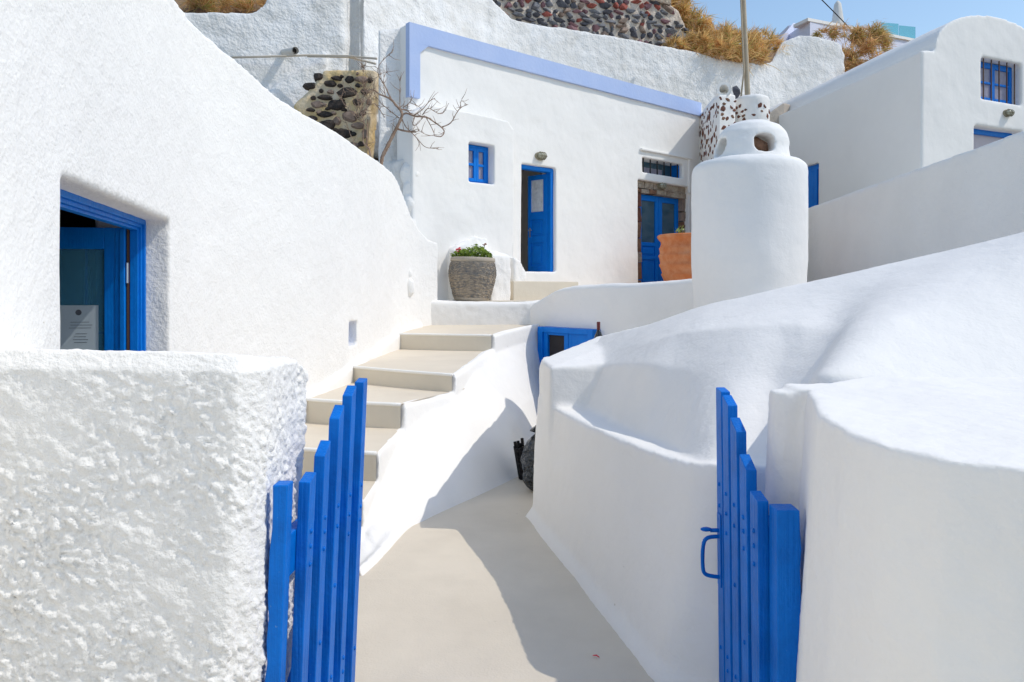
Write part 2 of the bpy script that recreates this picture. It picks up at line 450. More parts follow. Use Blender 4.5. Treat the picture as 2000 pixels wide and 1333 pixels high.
# ================================================================== LEFT HOUSE
LC = Curve([(-1.05, -1.2), (-1.20, .3), (-1.32, 1.25), (-1.54, 2.235), (-1.66, 2.74), (-1.86, 3.6), (-2.07, 4.5), (-2.135, 5.0), (-2.12, 5.5), (-2.0, 6.05),
            (-1.84, 6.65), (-1.74, 7.3), (-1.69, 7.86), (-1.66, 8.6), (-1.63, 9.4), (-1.56, 10.1), (-1.38, 10.65), (-1.10, 11.05)])
def lc_s(y):
    i = min(range(len(LC.D)), key=lambda k: abs(LC.D[k].y - y)); return LC.L[i]
tops = [(-4, 4.6), (1.25, 4.6), (3.2, 4.3), (4.2, 3.62), (4.55, 3.36), (5.65, 3.32), (6.2, 3.17), (6.6, 3.13), (8.1, 3.12), (9.4, 3.16), (10.05, 3.12), (10.35, 2.85), (10.6, 2.52), (10.9, 2.3), (11.2, 2.24)]
def lc_top(a):
    y = LC.base(a)[0].y
    for (y0, z0), (y1, z1) in zip(tops, tops[1:]):
        if y <= y1: return z0 + (z1 - z0) * max(0, (y - y0)) / (y1 - y0)
    return tops[-1][1]
house_l = thing('house', 'large white stucco house on the left with half open blue door and sloping top edge', 'house', (-2.3, 4.0, 0))
d0, d1 = lc_s(2.74), lc_s(4.5)
n0, n1 = lc_s(7.74), lc_s(8.10)
zn0, zn1 = .975, 1.235
mb = MB(); mb.pwall(LC, [LC.len * k / 60 for k in range(61)], [-.3, 0.02, .5, .8, 1.5, 2.1], lc_top, .42, [(d0, d1, 0.02, 1.98), (n0, n1, zn0, zn1)])
o = mb.build('wall', M['stucco'], house_l); plaster(o, .018, 1, ((.6, .016), (.12, .004)))
# roof slab and room behind the wall
mb = MB()
A = [LC.pt(LC.len * k / 12, -.38, 0) for k in range(2, 13)]
bot = [(p.x, p.y, 2.22) for p in A] + [(-5.5, A[-1].y + .5, 2.22), (-5.5, A[0].y, 2.22)]
mb.prism(bot, [(x, y, 2.36) for x, y, z in bot]); mb.build('roof', M['smooth'], house_l)
C0 = LC.pt(d1, 0, 0); DP = Plane(C0.x, C0.y, (LC.pt(d0, 0, 0) - C0).x, (LC.pt(d0, 0, 0) - C0).y)   # s runs toward the camera
DW = (LC.pt(d0, 0, 0) - C0).length
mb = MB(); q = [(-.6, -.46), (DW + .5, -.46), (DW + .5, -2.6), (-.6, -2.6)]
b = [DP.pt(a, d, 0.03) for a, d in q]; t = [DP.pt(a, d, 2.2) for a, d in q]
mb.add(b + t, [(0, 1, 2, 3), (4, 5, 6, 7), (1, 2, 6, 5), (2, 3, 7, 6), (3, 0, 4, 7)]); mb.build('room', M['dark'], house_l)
mb = MB(); mb.pbox(DP, .0, .8, -2.0, -1.5, 1.75, 2.1); mb.build('ceiling_beam', M['room'], house_l)
# frame: stepped mouldings on jamb and head
fr = None
mb = MB()
for (w0, w1, a, b_) in ((0, .030, -.21, -.135), (.030, .050, -.21, -.150), (.050, .066, -.21, -.165)):
    mb.pbox(DP, w0, w1, a, b_, 0.03, 1.98 - w0)
    mb.pbox(DP, DW - w1, DW - w0, a, b_, 0.03, 1.98 - w0)
    mb.pbox(DP, w1, DW - w1, a, b_ - .001, 1.98 - w1, 1.98 - w0)
mb.build('door_frame', M['blue'], house_l, bevel=.004)
mb = MB(); mb.pbox(DP, .0, .064, -.226, -.212, .03, 1.94)
mb.build('weather_strip', M['wood'], house_l)
# the leaf stands open at a right angle
LP = Plane(*DP.pt(.078, -.232, 0)[:2], -DP.n[0] * 1.0 - .10, -DP.n[1] * 1.0 + .02)
def leaf_s(px): return LP.s(px, 0)
W = .86
leaf = MB(); zt = 1.925
sp = leaf_s(203); 
leaf.pbox(LP, 0, .028, -.045, .012, .05, zt)
leaf.pbox(LP, .028, .055, -.045, .004, .05, zt)
leaf.pbox(LP, .055, sp, -.045, 0, .05, zt)
leaf.pbox(LP, W - .11, W, -.045, 0, .05, zt)
leaf.pbox(LP, sp, W - .11, -.045, 0, 1.80, zt); leaf.pbox(LP, sp, W - .11, -.045, 0, .05, .75)
lf = leaf.build('door', M['blue'], house_l, bevel=.004)
mb = MB(); mb.pbox(LP, sp - .01, W - .1, -.028, -.02, .74, 1.81); mb.build('pane', M['doorglass'], lf)
mb = MB(); mb.pbox(LP, LP.s(152), LP.s(139), -.20, -.19, 1.0, 1.70); mb.pbox(LP, LP.s(206), LP.s(164), -.26, -.25, 1.1, 1.68); mb.build('curtain_and_reflection', M['paper'], house_l)  # pale panels behind the pane stand in for window reflections on it
mb = MB()
for z in (1.30, 1.02): mb.pbox(LP, sp, W - .11, -.040, -.030, z, z + .014)
mb.pbox(LP, sp + .10, sp + .112, -.040, -.030, .75, 1.8); mb.build('glazing_bar', M['blue'], lf)
for z in (1.66, 1.13):
    mb = MB(); mb.tube([DP.pt(.072, -.222, z - .06), DP.pt(.072, -.222, z + .06)], .009, 8); mb.build('hinge', M['steel'], lf)
mb = MB(); a0, a1 = LP.s(190), LP.s(100); zA = 1.47
mb.pbox(LP, a0, a1, -.0195, -.0185, 1.0, zA); nb = mb.build('notice', M['paper'], lf)
mb = MB(); c = LP.pt(LP.s(151), -.018, zA - .04)
mb.add([LP.pt(LP.s(151) + .017 * math.cos(k * math.pi / 8), -.0180, zA - .042 + .017 * math.sin(k * math.pi / 8)) for k in range(16)], [tuple(range(16))])
for k, (l, r_) in enumerate(((135, 172), (135, 178), (132, 176), (0, 0), (145, 168), (142, 166), (140, 170), (142, 168))):
    if l: mb.pbox(LP, LP.s(r_), LP.s(l), -.0182, -.0178, zA - .10 - k * .017, zA - .0975 - k * .017)
mb.build('print', M['ink'], lf); 
# small niche with blue shutter, and a lump of old plaster below the eaves
NP = Plane(*LC.pt(n0, 0, 0)[:2], *(LC.pt(n1, 0, 0) - LC.pt(n0, 0, 0))[:2])
nw = (LC.pt(n1, 0, 0) - LC.pt(n0, 0, 0)).length
mb = MB(); mb.pbox(NP, -.02, nw + .02, -.19, -.150, zn0 - .02, zn1 + .02); o = mb.build('niche_shutter', M['blue'], house_l)
mb = MB(); p = P(795, 566, 10.45); mb.ico(p + Vector((.02, .05, .03)), .09, 2, (1, .8, 1.6)); mb.ico(p + Vector((0.02, .05, .22)), .05, 2, (1, .8, 1.5))
plaster(mb.build('plaster_lump', M['stucco'], house_l), .015, 3, ((.1, .02),))
mb = MB()
for (px, py, Y, r) in ((822, 318, 11.3, .11), (816, 345, 11.2, .12), (826, 372, 11.25, .10), (816, 398, 11.15, .13), (828, 418, 11.2, .10), (820, 440, 11.15, .12), (806, 372, 11.2, .14), (800, 420, 11.2, .2), (804, 340, 11.25, .16), (812, 470, 11.1, .2)):
    mb.ico(P(px - (7 if py < 390 else 16), py, Y), r * .78, 2, (1, 1, 1.6))
plaster(mb.build('plaster_ridge', M['stucco'], house_l), .022, 14, ((.15, .06),))

# ================================================================== FOREGROUND ROUGH WALL
gw = thing('garden_wall', 'knobbly white wall in the left foreground beside the open blue gate', 'wall', (-1.2, 2.25, 0))
mb = MB()
def gws(x, top):   # section across the wall
    return [(x, 1.97, -.1), (x, 1.985, .6), (x, 2.0, top - .05), (x, 2.03, top), (x, 2.5, top - .055), (x, 2.56, top - .11), (x, 2.6, -.1)]
ends = [(-.725, 2.085, -.1), (-.70, 2.085, .6), (-.685, 2.095, 1.33), (-.705, 2.115, 1.36), (-.715, 2.49, 1.315), (-.695, 2.53, 1.27), (-.755, 2.56, -.1)]

mb = MB()
cor = [(-.79, 1.975, -.1), (-.765, 1.985, .6), (-.735, 2.0, 1.33), (-.75, 2.03, 1.378), (-.76, 2.5, 1.325), (-.75, 2.56, 1.27), (-.80, 2.6, -.1)]
mb.loft([gws(-1.9, 1.392), gws(-1.4, 1.392), gws(-1.0, 1.388), gws(-.86, 1.384), cor, ends], 2)
o = mb.build('wall', M['rough'], gw); plaster(o, .0066, 2, ((.4, .012),)); hand_thrown(o)

# ================================================================== STAIRCASE
st = thing('staircase', 'beige painted steps with white sides climbing towards the stone planter', 'staircase', (-.8, 4.6, 0))
steps = [  # left end, right end, tread height (front edge), left and right start of next tread
    ((-2.15, 5.10), (-.95, 4.78), .198), ((-2.15, 5.75), (-.955, 5.29), .40), ((-1.79, 6.64), (-.921, 6.22), .606),
    ((-1.70, 7.96), (-.553, 6.98), .77), ((-1.61, 10.15), (-.257, 9.67), .983)]
back = ((-1.3, 11.2), (.55, 11.2))
lowz = 0.0
for i, (l, r, z) in enumerate(steps):
    nl, nr = (steps[i + 1][0], steps[i + 1][1]) if i < 4 else back
    zb = z if i < 4 else 1.095
    lx, ly = l[0] - .25, l[1] + .02
    mb = MB(); n = 14
    fr_, bk_ = [], []
    for k in range(n + 1):
        t = k / n; bow = -.05 * math.sin(math.pi * t)
        fr_.append(Vector((lx + (r[0] - .012 - lx) * t, ly + (r[1] - ly) * t + bow, 0)))
        bk_.append(Vector((nl[0] - .25 + (nr[0] - .018 + .25 * (nr[0] - r[0]) / (nr[1] - r[1]) - nl[0] + .25) * t, nl[1] + (nr[1] - nl[1]) * t + .25, 0)))
    # tread
    V = []
    for k in range(n + 1):
        V += [fr_[k] + Vector((0, 0, z)), bk_[k] + Vector((0, 0, zb + .002))]
    mb.add(V, [(2 * k, 2 * k + 2, 2 * k + 3, 2 * k + 1) for k in range(n)])
    s_ = mb.build('step', M['beige'], st, smooth=True)
    rb = MB(); V = []
    for k in range(n + 1):
        V += [fr_[k] + Vector((0, -.012, lowz - .03)), fr_[k] + Vector((0, 0, z))]
    rb.add(V, [(2 * k, 2 * k + 2, 2 * k + 3, 2 * k + 1) for k in range(n)]); rb.build('riser', M['riser'], s_, smooth=True)
    nbm = MB(); nbm.tube([p + Vector((0, .006, z - .005)) for p in fr_], .016, 8)
    nbm.build('nosing', M['nosing'], s_, smooth=True)
    lowz = z
# white side of the stairs
def GP(px, py):
    m = (py - HY) / F; Y = EYE / m
    if Y > 4: Y = (EYE - .24) / (m - .06)
    return Vector(((px - CX) / F * Y, Y, gz(Y)))
TB = [((-.99, 4.42), GP(700, 1126)), ((-.965, 4.72), GP(735, 1095)), ((-.958, 5.29), GP(790, 1035)), ((-.945, 5.8), GP(825, 1016)), ((-.921, 6.22), GP(858, 1000)), ((-.75, 6.65), GP(910, 977)),
      ((-.553, 6.98), GP(950, 959)), ((-.46, 7.8), GP(1000, 935)), ((-.36, 8.8), GP(1030, 918)), ((-.257, 9.67), Vector((.30, 8.9, -.2))), ((.06, 10.3), Vector((.46, 9.9, -.2))), ((.40, 10.75), Vector((.53, 10.7, -.2)))]
def step_z(y):
    lv = [(4.785, .03), (4.81, .195), (5.295, .198), (5.32, .40), (6.225, .40), (6.25, .606), (6.985, .606), (7.01, .77), (9.67, .80), (9.70, .985), (10.9, 1.10)]
    if y <= lv[0][0]: return .03
    for (y0, z0), (y1, z1) in zip(lv, lv[1:]):
        if y <= y1: return z0 + (z1 - z0) * (y - y0) / (y1 - y0)
    return 1.10
def low_z(y):
    lv = [(4.4, -.02), (4.9, .05), (5.29, .17), (6.22, .37), (6.98, .57), (8.0, .70), (9.67, .76), (10.9, .9)]
    for (y0, z0), (y1, z1) in zip(lv, lv[1:]):
        if y <= y1: return z0 + (z1 - z0) * max(0, y - y0) / (y1 - y0)
    return .9
cols = []; ks = []
for i in range(len(TB) - 1):
    n_ = max(3, int((TB[i + 1][0][1] - TB[i][0][1]) / .025))
    for q in range(n_): ks.append(i + q / n_)
ks.append(len(TB) - 1)
def cr(i, t, f):
    n = len(TB); a, b_, c, d = f(max(i - 1, 0)), f(i), f(min(i + 1, n - 1)), f(min(i + 2, n - 1))
    return 0.5 * ((2 * b_) + (c - a) * t + (2 * a - 5 * b_ + 4 * c - d) * t * t + (3 * b_ - a - 3 * c + d) * t ** 3)
for k in ks:
    i = int(k); t = k - i
    T = cr(i, t, lambda j: Vector((*TB[j][0], 0))); B = cr(i, t, lambda j: TB[j][1]); y = T.y
    zt_ = step_z(y) + .006; zl = min(low_z(y), zt_ - .02); g_ = B.z
    out = (B - T); out.z = 0; o1 = T + out * .05; m1 = T + out * .34; m2 = T + out * .72
    H_ = zl - g_
    cols.append([Vector((T.x - .25, T.y + .05, -.5)), Vector((T.x - .16, T.y + .08, zt_ - .055)), Vector((T.x - .028, T.y + .01, zt_ - .008)), Vector((T.x - .002, T.y, zt_)), Vector((o1.x, o1.y, max(zl + .02, zt_ - .035))), Vector((o1.x + out.x * .03, o1.y + out.y * .03, zl - .01)),
                 Vector((m1.x, m1.y, g_ + H_ * .74)), Vector((m2.x, m2.y, g_ + H_ * .36)), Vector((B.x - out.x * .03, B.y - out.y * .03, g_ + .045)), Vector((B.x + .03, B.y - .02, g_ - .02)), Vector((B.x, B.y, -.6))])
mb = MB(); mb.loft(cols, 1)
o = mb.build('side_wall', M['smooth'], st); plaster(o, .015, 2, ((.5, .010), (.15, .003)))
# plaster fillet along the house wall, left ends of the treads
mb = MB()
fz = [(5.0, .23), (5.75, .42), (6.64, .63), (7.96, .80), (8.9, .86), (10.15, 1.0), (10.75, 1.10)]
cols = []
for (y, z) in fz:
    a = lc_s(y); p = LC.pt(a, .0, 0)
    cols.append([LC.pt(a, -.1, z - .3), LC.pt(a, -.1, z + .05), LC.pt(a, .008, z + .03), LC.pt(a, .06, z - .015), LC.pt(a, .06, z - .3)])
mb.loft(cols, 5); plaster(mb.build('plaster_fillet', M['smooth'], st), .022, 4, ((.3, .03),))

# ================================================================== RIGHT CURVED WALLS
cw = thing('curved_wall', 'smooth curved white wall with a narrow ledge along the right of the path', 'wall', (.6, 4.0, 0))
mb = MB()
def low(bx, by, tx, ty, zt, bk=(.85, .25), foot=.03):
    return [(bx - .0, by, -.6), (bx - foot, by - foot * .3, gz(by)), (bx + .012, by, gz(by) + .07), (bx + (tx - bx) * .5, by + (ty - by) * .5, zt * .5), (tx, ty, zt), (tx + bk[0], ty + bk[1], zt), (tx + bk[0], ty + bk[1], -.6)]
mb.loft([low(.130, 5.42, .190, 5.40, .79, foot=.045), low(.163, 5.2, .235, 5.15, .782), low(.329, 4.2, .462, 4.2, .782), low(.474, 3.5, .625, 3.5, .811), low(.555, 3.12, .715, 3.12, .842), low(.60, 2.945, .765, 2.97, .865, (.8, .3)), low(.72, 2.84, .86, 2.88, .88, (.7, .4)), low(1.0, 2.72, 1.05, 2.76, .9, (.6, .5))], 5)
# end block at the far end
mb.hull([P(1056, 703, 5.42), P(1074, 717, 4.95), P(1154, 723, 4.95), P(1170, 656, 6.5), P(1260, 648, 6.0), P(1300, 700, 5.0)] +
        [(x, y, -.6) for x, y in ((.155, 5.4), (.235, 4.95), (.53, 4.95), (.70, 6.0), (1.0, 5.9), (1.0, 5.0))])
mb.hull([(x, y, z) for x, y, h in ((.20, 5.4, 1.0), (.25, 6.1, 1.0), (.285, 6.7, .955), (.31, 7.05, .925), (1.0, 7.05, .95), (.6, 5.3, .98)) for z in (-.6, h)])  # unseen wall mass added behind, shaped to throw shadow on the stair side
mb.hull([(x, y, z) for x, y in ((.73, 5.9), (.83, 7.05), (1.4, 7.05), (1.4, 5.8)) for z in (-.1, 1.11)])  # unseen too, carries that shadow further back and holds the bottle
mb.hull([(x, y, z) for x, y, h in ((.31, 6.9, .93), (.37, 8.2, .835), (1.3, 8.2, .835), (1.1, 6.9, .93)) for z in (-.6, h)])  # unseen, added to close the lit gap in that shadow
# sweeping upper mass
U = [  # ledge back, shoulder, mid, crest
    ((1110, 800, 5.3), (1140, 716, 5.4), (1155, 692, 5.6), (1174, 656, 5.9)),
    ((1237, 842, 4.02), (1255, 712, 4.25), (1264, 668, 4.55), (1272, 632, 4.95)),
    ((1294, 861, 3.66), (1325, 720, 3.9), (1341, 650, 4.15), (1357, 601, 4.6)),
    ((1385, 899, 3.04), (1430, 735, 3.5), (1452, 640, 3.8), (1472, 574, 4.3)),
    ((1480, 950, 2.9), (1525, 750, 3.35), (1556, 635, 3.6), (1587, 547, 4.15)),
    ((1540, 960, 2.8), (1572, 765, 3.1), (1630, 648, 3.4), (1682, 527, 4.0)),
    ((1580, 980, 2.7), (1602, 735, 2.78), (1680, 640, 3.05), (1800, 500, 3.9)),
    ((1700, 1000, 2.3), (1760, 738, 2.74), (1850, 600, 3.05), (1960, 463, 3.6)),
    ((1900, 1000, 2.2), (2050, 738, 2.72), (2120, 590, 3.0), (2150, 420, 3.4)),
    ((2300, 1000, 2.2), (2400, 738, 2.72), (2450, 590, 3.0), (2450, 380, 3.4))]
cols = []
for (a, b_, c, d) in U:
    a, b_, c, d = P(*a), P(*b_), P(*c), P(*d)
    back_ = d + Vector((.12, .35, -.03)); 
    cols.append([Vector((a.x, a.y, -.1)), a, b_, c, d, back_, Vector((back_.x, back_.y, -.1))])
mb.loft(cols, 7)
o = mb.build('wall', M['smooth'], cw); plaster(o, .017, 4, ((.7, .02), (.16, .004)))

tw = thing('rounded_wall', 'white wall with a rounded end and flat top in the right foreground behind the right gate', 'wall', (1.3, 1.9, 0))
plan = [(3.2, 1.22), (1.6, 1.25), (1.25, 1.265), (1.05, 1.285), (.92, 1.33), (.82, 1.405), (.765, 1.52), (.755, 1.68), (.79, 1.92), (.875, 2.16), (.925, 2.33), (1.0, 2.5), (1.3, 2.74), (3.2, 2.76)]
mb = MB(); bot = []
for (x, y) in plan:
    bot.append((x - (.085 if x < 3 else 0), y - (.05 if y < 1.5 else 0), -.1))
mb.prism(bot, [(x, y, 1.235) for x, y in plan])
mb.tube([(.885, 2.45, -.1), (.915, 2.47, .8), (.925, 2.48, 1.22)], [.08, .072, .065], 12)
mb.hull([(x, y, z) for x, y in ((.93, 2.42), (.93, 2.56), (1.3, 2.6), (1.2, 2.3)) for z in (-.1, 1.235)])
o = mb.build('wall', M['smooth'], tw); plaster(o, .014, 3, ((.35, .012), (.06, .005), (.022, .0035)))

fw = thing('sloping_wall', 'plain grey white boundary wall rising behind the curved wall, below the domed house', 'wall', (5.6, 10, 0))
mb = MB(); A = [(4.98, 1.8), (5.53, 8.0), (6.20, 15.8)]
mb.prism([(A[0][0], A[0][1], -.1), (A[1][0], A[1][1], -.1), (A[2][0], A[2][1], -.1), (A[2][0] + .45, A[2][1], -.1), (A[1][0] + .45, A[1][1], -.1), (A[0][0] + .45, A[0][1], -.1)],
         [(A[0][0] + .03, A[0][1], 3.31), (A[1][0] + .03, A[1][1], 3.31), (A[2][0] + .03, A[2][1], 3.32), (A[2][0] + .42, A[2][1], 3.32), (A[1][0] + .42, A[1][1], 3.31), (A[0][0] + .42, A[0][1], 3.31)])
o = mb.build('wall', M['stucco'], fw); plaster(o, .05, 3, ((.8, .03),))

# ================================================================== DRUM CHIMNEY
ch = thing('drum_chimney', 'fat round white chimney drum with a domed pierced cap', 'chimney', (2.565, 8.0, 0))
c0 = (2.545, 8.0, 0)
mb = MB(); mb.lathe(c0, [(.54, -.1), (.565, 1.2), (.585, 1.62), (.598, 1.85), (.600, 2.2), (.598, 2.83), (.585, 2.89), (.53, 2.935), (.42, 2.96), (.3, 2.97)], 56, wob=lambda t, z: .006 * math.sin(3 * t + z))
plaster(mb.build('drum', M['smooth'], ch), .024, 4, ((.4, .02), (.08, .003)))
mb = MB(); cc = (2.575, 8.0, 2.93)
mb.lathe(cc, [(.425, -.02), (.40, .06), (.388, .14), (.380, .22), (.355, .31), (.29, .385), (.17, .44), (.05, .45)], 48, wob=lambda t, z: .05 * math.cos(t - .2) * (z > .2) + .02 * math.sin(2 * t))
cap = mb.build('cap', M['smooth'], ch)
cuts = []
for ang in (R(-86), R(14)):
    mc = MB(); dv = Vector((math.cos(ang), math.sin(ang), 0)); ctr = Vector((cc[0], cc[1], cc[2] + .155))
    sd_ = Vector((-dv.y, dv.x, 0)); pts = []
    for e in (-.7, .7):
        for k in range(12):
            t = 2 * math.pi * k / 12; u = math.cos(t); v = math.sin(t)
            u = math.copysign(abs(u) ** .7, u); v = math.copysign(abs(v) ** .7, v)
            pts.append(ctr + dv * e + sd_ * (.112 * u) + Vector((0, 0, .098 * v)))
    mc.prism(pts[:12], pts[12:]); cuts.append(cutter(mc))
plaster(cap, .016, 3, ((.25, .02), (.07, .004)), cuts)
mb = stone_mesh(5, .8); mb.v = [(x * .15 + cc[0] - .03, y * .15 + cc[1] - .20, z * .13 + cc[2] + .14) for x, y, z in mb.v]
mb.build('flue_stone', M['brownchip'], ch)

# ================================================================== MIDDLE HOUSE
FP = Plane(.455, 13.2, 1.172, 1.0)
mh = thing('house', 'white house with periwinkle parapet band, open blue door and two more blue openings', 'house', (.455, 13.2, 1.2))
fs = lambda px, d=0.0: FP.s(px, d)
fz_ = lambda px, py, d=0.0: FP.z(px, py, d)
door = (fs(1019), fs(1086), fz_(1050, 531), fz_(1050, 324))
bw = (fs(1255), fs(1334), fz_(1295, 343), fz_(1295, 315))
d2 = (fs(1246), fs(1346), 1.6, fz_(1295, 358))
sL, sR = fs(797), fs(1372)
zt = 5.68
mb = MB(); mb.pwall(FP, [sL + (sR - sL) * k / 12 for k in range(13)], [1.0, 3.0, 5.0], lambda a: zt, .40, [door, bw, d2])
o = mb.build('wall', M['facade'], mh); plaster(o, .021, 1, ((.9, .03), (.2, .004)))
mb = MB(); sB = FP.s(775, -5.2); sC = FP.s(775, -2.6)
mb.pbox(FP, sB, sR, -5.2, -2.6, 1.0, zt - .12); mb.pbox(FP, sC, sR, -2.595, -.38, zt - .4, zt - .12); mb.pbox(FP, sC, sC + .3, -2.595, -.38, 1.0, zt - .405); mb.pbox(FP, sR - .4, sR, -2.595, -.38, 1.0, zt - .405); mb.build('body', M['facade'], mh)
# coloured parapet band, standing proud
s0, s1 = fs(796), fs(1366)
z0 = fz_(1000, 90); bandz0 = zt - .28
mb = MB(); mb.pbox(FP, s0, s1, -.05, .055, bandz0, zt + .012)
b1 = fs(817)
zb = fz_(808, 192)
mb.pbox(FP, s0, b1, -.05, .055, zb, bandz0); mb.hull([FP.pt(b1, d, z) for d in (-.05, .053) for z in (bandz0, bandz0 - .14)] + [FP.pt(b1 + .16, d, bandz0) for d in (-.05, .053)])
mb.build('parapet_band', M['band'], mh)
# porch block with window
a0, a1 = fs(806, .35), fs(1003, .35)
az = fz_(1003, 238, .35)
mb = MB(); mb.hull([FP.pt(a, d, z) for a, z in ((a0, 1.2), (a1, 1.2), (a1, az - .12), (a1 - .12, az), (a0 + .3, az + .02), (a0, az - .15)) for d in (-.1, .35)])
mb.hull([FP.pt(a, d, z) for a in (a0, a1 - .03) for d, z in ((-.05, az + .10), (-.05, 2), (.2, az - .02), (.2, 2))])
wn = (fs(916, .35), fs(966, .35), fz_(940, 358, .35), fz_(940, 281, .35))
mc = MB(); mc.pbox(FP, wn[0], wn[1], .12, .6, wn[2], wn[3])
plaster(mb.build('porch_block', M['facade'], mh), .018, 3, ((.6, .03),), [cutter(mc)])
def sash_window(pl, s0, s1, z0, z1, d, parent, matf, matp, leaves=2, bars=1, fw_=.045):
    mb = MB()
    for (a, b) in ((s0, s0 + fw_), (s1 - fw_, s1)): mb.pbox(pl, a, b, d - .05, d, z0, z1)
    for (a, b) in ((z0, z0 + fw_ * .8), (z1 - fw_, z1)): mb.pbox(pl, s0 + fw_, s1 - fw_, d - .05, d - .001, a, b)
    wf = mb.build('window', matf, parent, bevel=.004)
    wi = (s1 - s0 - 2 * fw_) / leaves
    for k in range(leaves):
        u0 = s0 + fw_ + k * wi + .001; u1 = u0 + wi - .002; mb = MB(); st_ = .05
        za, zb_ = z0 + fw_ * .8, z1 - fw_
        mb.pbox(pl, u0, u0 + st_, d - .045, d + .012, za, zb_); mb.pbox(pl, u1 - st_, u1, d - .045, d + .012, za, zb_)
        mb.pbox(pl, u0 + st_, u1 - st_, d - .045, d + .011, za, za + st_); mb.pbox(pl, u0 + st_, u1 - st_, d - .045, d + .011, zb_ - st_, zb_)
        for q in range(bars):
            zm = za + (zb_ - za) * (q + 1) / (bars + 1); mb.pbox(pl, u0 + st_, u1 - st_, d - .04, d + .008, zm - .02, zm + .02)
        mb.build('sash', matf, wf, bevel=.003)
        mb = MB(); mb.pbox(pl, u0 + st_ - .01, u1 - st_ + .01, d - .03, d - .022, za + .03, zb_ - .03); mb.build('pane', matp, wf)
    return wf
sash_window(FP, wn[0] + .005, wn[1] - .005, wn[2] + .005, wn[3] - .005, .19, mh, M['blue'], M['curtain_and_reflection'])
# open door
mb = MB(); w_ = .06
mb.pbox(FP, door[1] - w_ - .01, door[1], -.20, -.07, door[2], door[3]); mb.pbox(FP, door[0], door[0] + .03, -.20, -.12, door[2], door[3])
mb.pbox(FP, door[0] + .03, door[1] - w_ - .01, -.20, -.071, door[3] - .07, door[3])
mb.build('door_frame', M['blue'], mh, bevel=.005)
mb = MB(); q = [(door[0] - .3, -.42), (door[1] + .3, -.42), (door[1] + .3, -2.4), (door[0] - .3, -2.4)]
mb.pbox(FP, door[0] - .5, door[0] - .0, -2.2, -.41, door[2] - .05, door[3] + .3); mb.pbox(FP, door[0], door[1] + .6, -2.4, -2.2, door[2] - .05, door[3] + .3)
mb.build('room', M['room'], mh)
hp = FP.pt(door[1] - w_ - .015, -.165, 0)
far = FP.pt(fs(1031, -.60), -.60, 0)
DL = Plane(hp.x, hp.y, (far - hp).x, (far - hp).y); LW = (far - hp).length
if DL.n[0] * (-hp.x) + DL.n[1] * (-hp.y) < 0: DL.n = (-DL.n[0], -DL.n[1])
mb = MB(); st_ = LW * .19; zb0, zt0 = door[2] + .01, door[3] - .085
mb.pbox(DL, 0, st_, -.045, 0, zb0, zt0); mb.pbox(DL, LW - st_ * .8, LW, -.045, 0, zb0, zt0)
H = zt0 - zb0
for (f0, f1) in ((0, .06), (.30, .37), (.54, .62), (.95, 1.0)):
    mb.pbox(DL, st_, LW - st_ * .8, -.045, -.0005, zb0 + f0 * H, zb0 + f1 * H)
lf2 = mb.build('door', M['blue'], mh, bevel=.004)
mb = MB()
for (f0, f1) in ((.06, .30), (.37, .54)):
    mb.pbox(DL, st_, LW - st_ * .8, -.035, -.018, zb0 + f0 * H, zb0 + f1 * H); mb.pbox(DL, st_ + .05, LW - st_ * .8 - .05, -.03, -.004, zb0 + f0 * H + .05, zb0 + f1 * H - .05)
mb.build('panel', M['blue'], lf2, bevel=.006)
mb = MB(); mb.pbox(DL, st_ - .01, LW - st_ * .8 + .01, -.03, -.02, zb0 + .61 * H, zb0 + .955 * H); mb.build('pane', mat('net_curtain', (.74, .77, .77), .4, [(12, .03, 3)], .2, 8), lf2)
mb = MB(); mb.tube([DL.pt(LW - .05, .0, zb0 + .43 * H), DL.pt(LW - .05, .05, zb0 + .43 * H), DL.pt(LW - .13, .05, zb0 + .43 * H)], .009, 8); mb.pbox(DL, LW - .065, LW - .035, 0, .006, zb0 + .36 * H, zb0 + .46 * H); mb.build('handle', M['steel'], lf2)
# barred window over the second door
mb = MB(); mb.pbox(FP, bw[0], bw[1], -.36, -.30, bw[2], bw[3]); wq = mb.build('window', M['glass'], mh)
mb = MB(); mb.pbox(FP, bw[1] - .05, bw[1], -.299, -.10, bw[2], bw[3]); mb.build('frame', M['blue'], wq)
mb = MB(); mb.pbox(FP, bw[0] + .25, bw[1] - .35, -.298, -.29, bw[2] + .02, bw[3] - .12); mb.build('curtain_and_reflection', M['curtain_and_reflection'], wq)
for k in range(6):
    a = bw[0] + (bw[1] - bw[0]) * (k + .45) / 5.9
    mb = MB(); mb.tube([FP.pt(a, -.07, bw[2] - .02), FP.pt(a, -.07, bw[3] + .02)], .016, 6); mb.build('bar', M['bar'], wq)
# moulding above the second door
mb = MB(); m0, m1 = fs(1250), fs(1349); zm = fz_(1300, 299)
mb.pbox(FP, m0, m1, -.02, .05, zm - .05, zm + .0); mb.pbox(FP, m1 - .10, m1, -.02, .035, bw[2] - .3, zm - .05); mb.build('moulding', M['facade'], mh, bevel=.015)
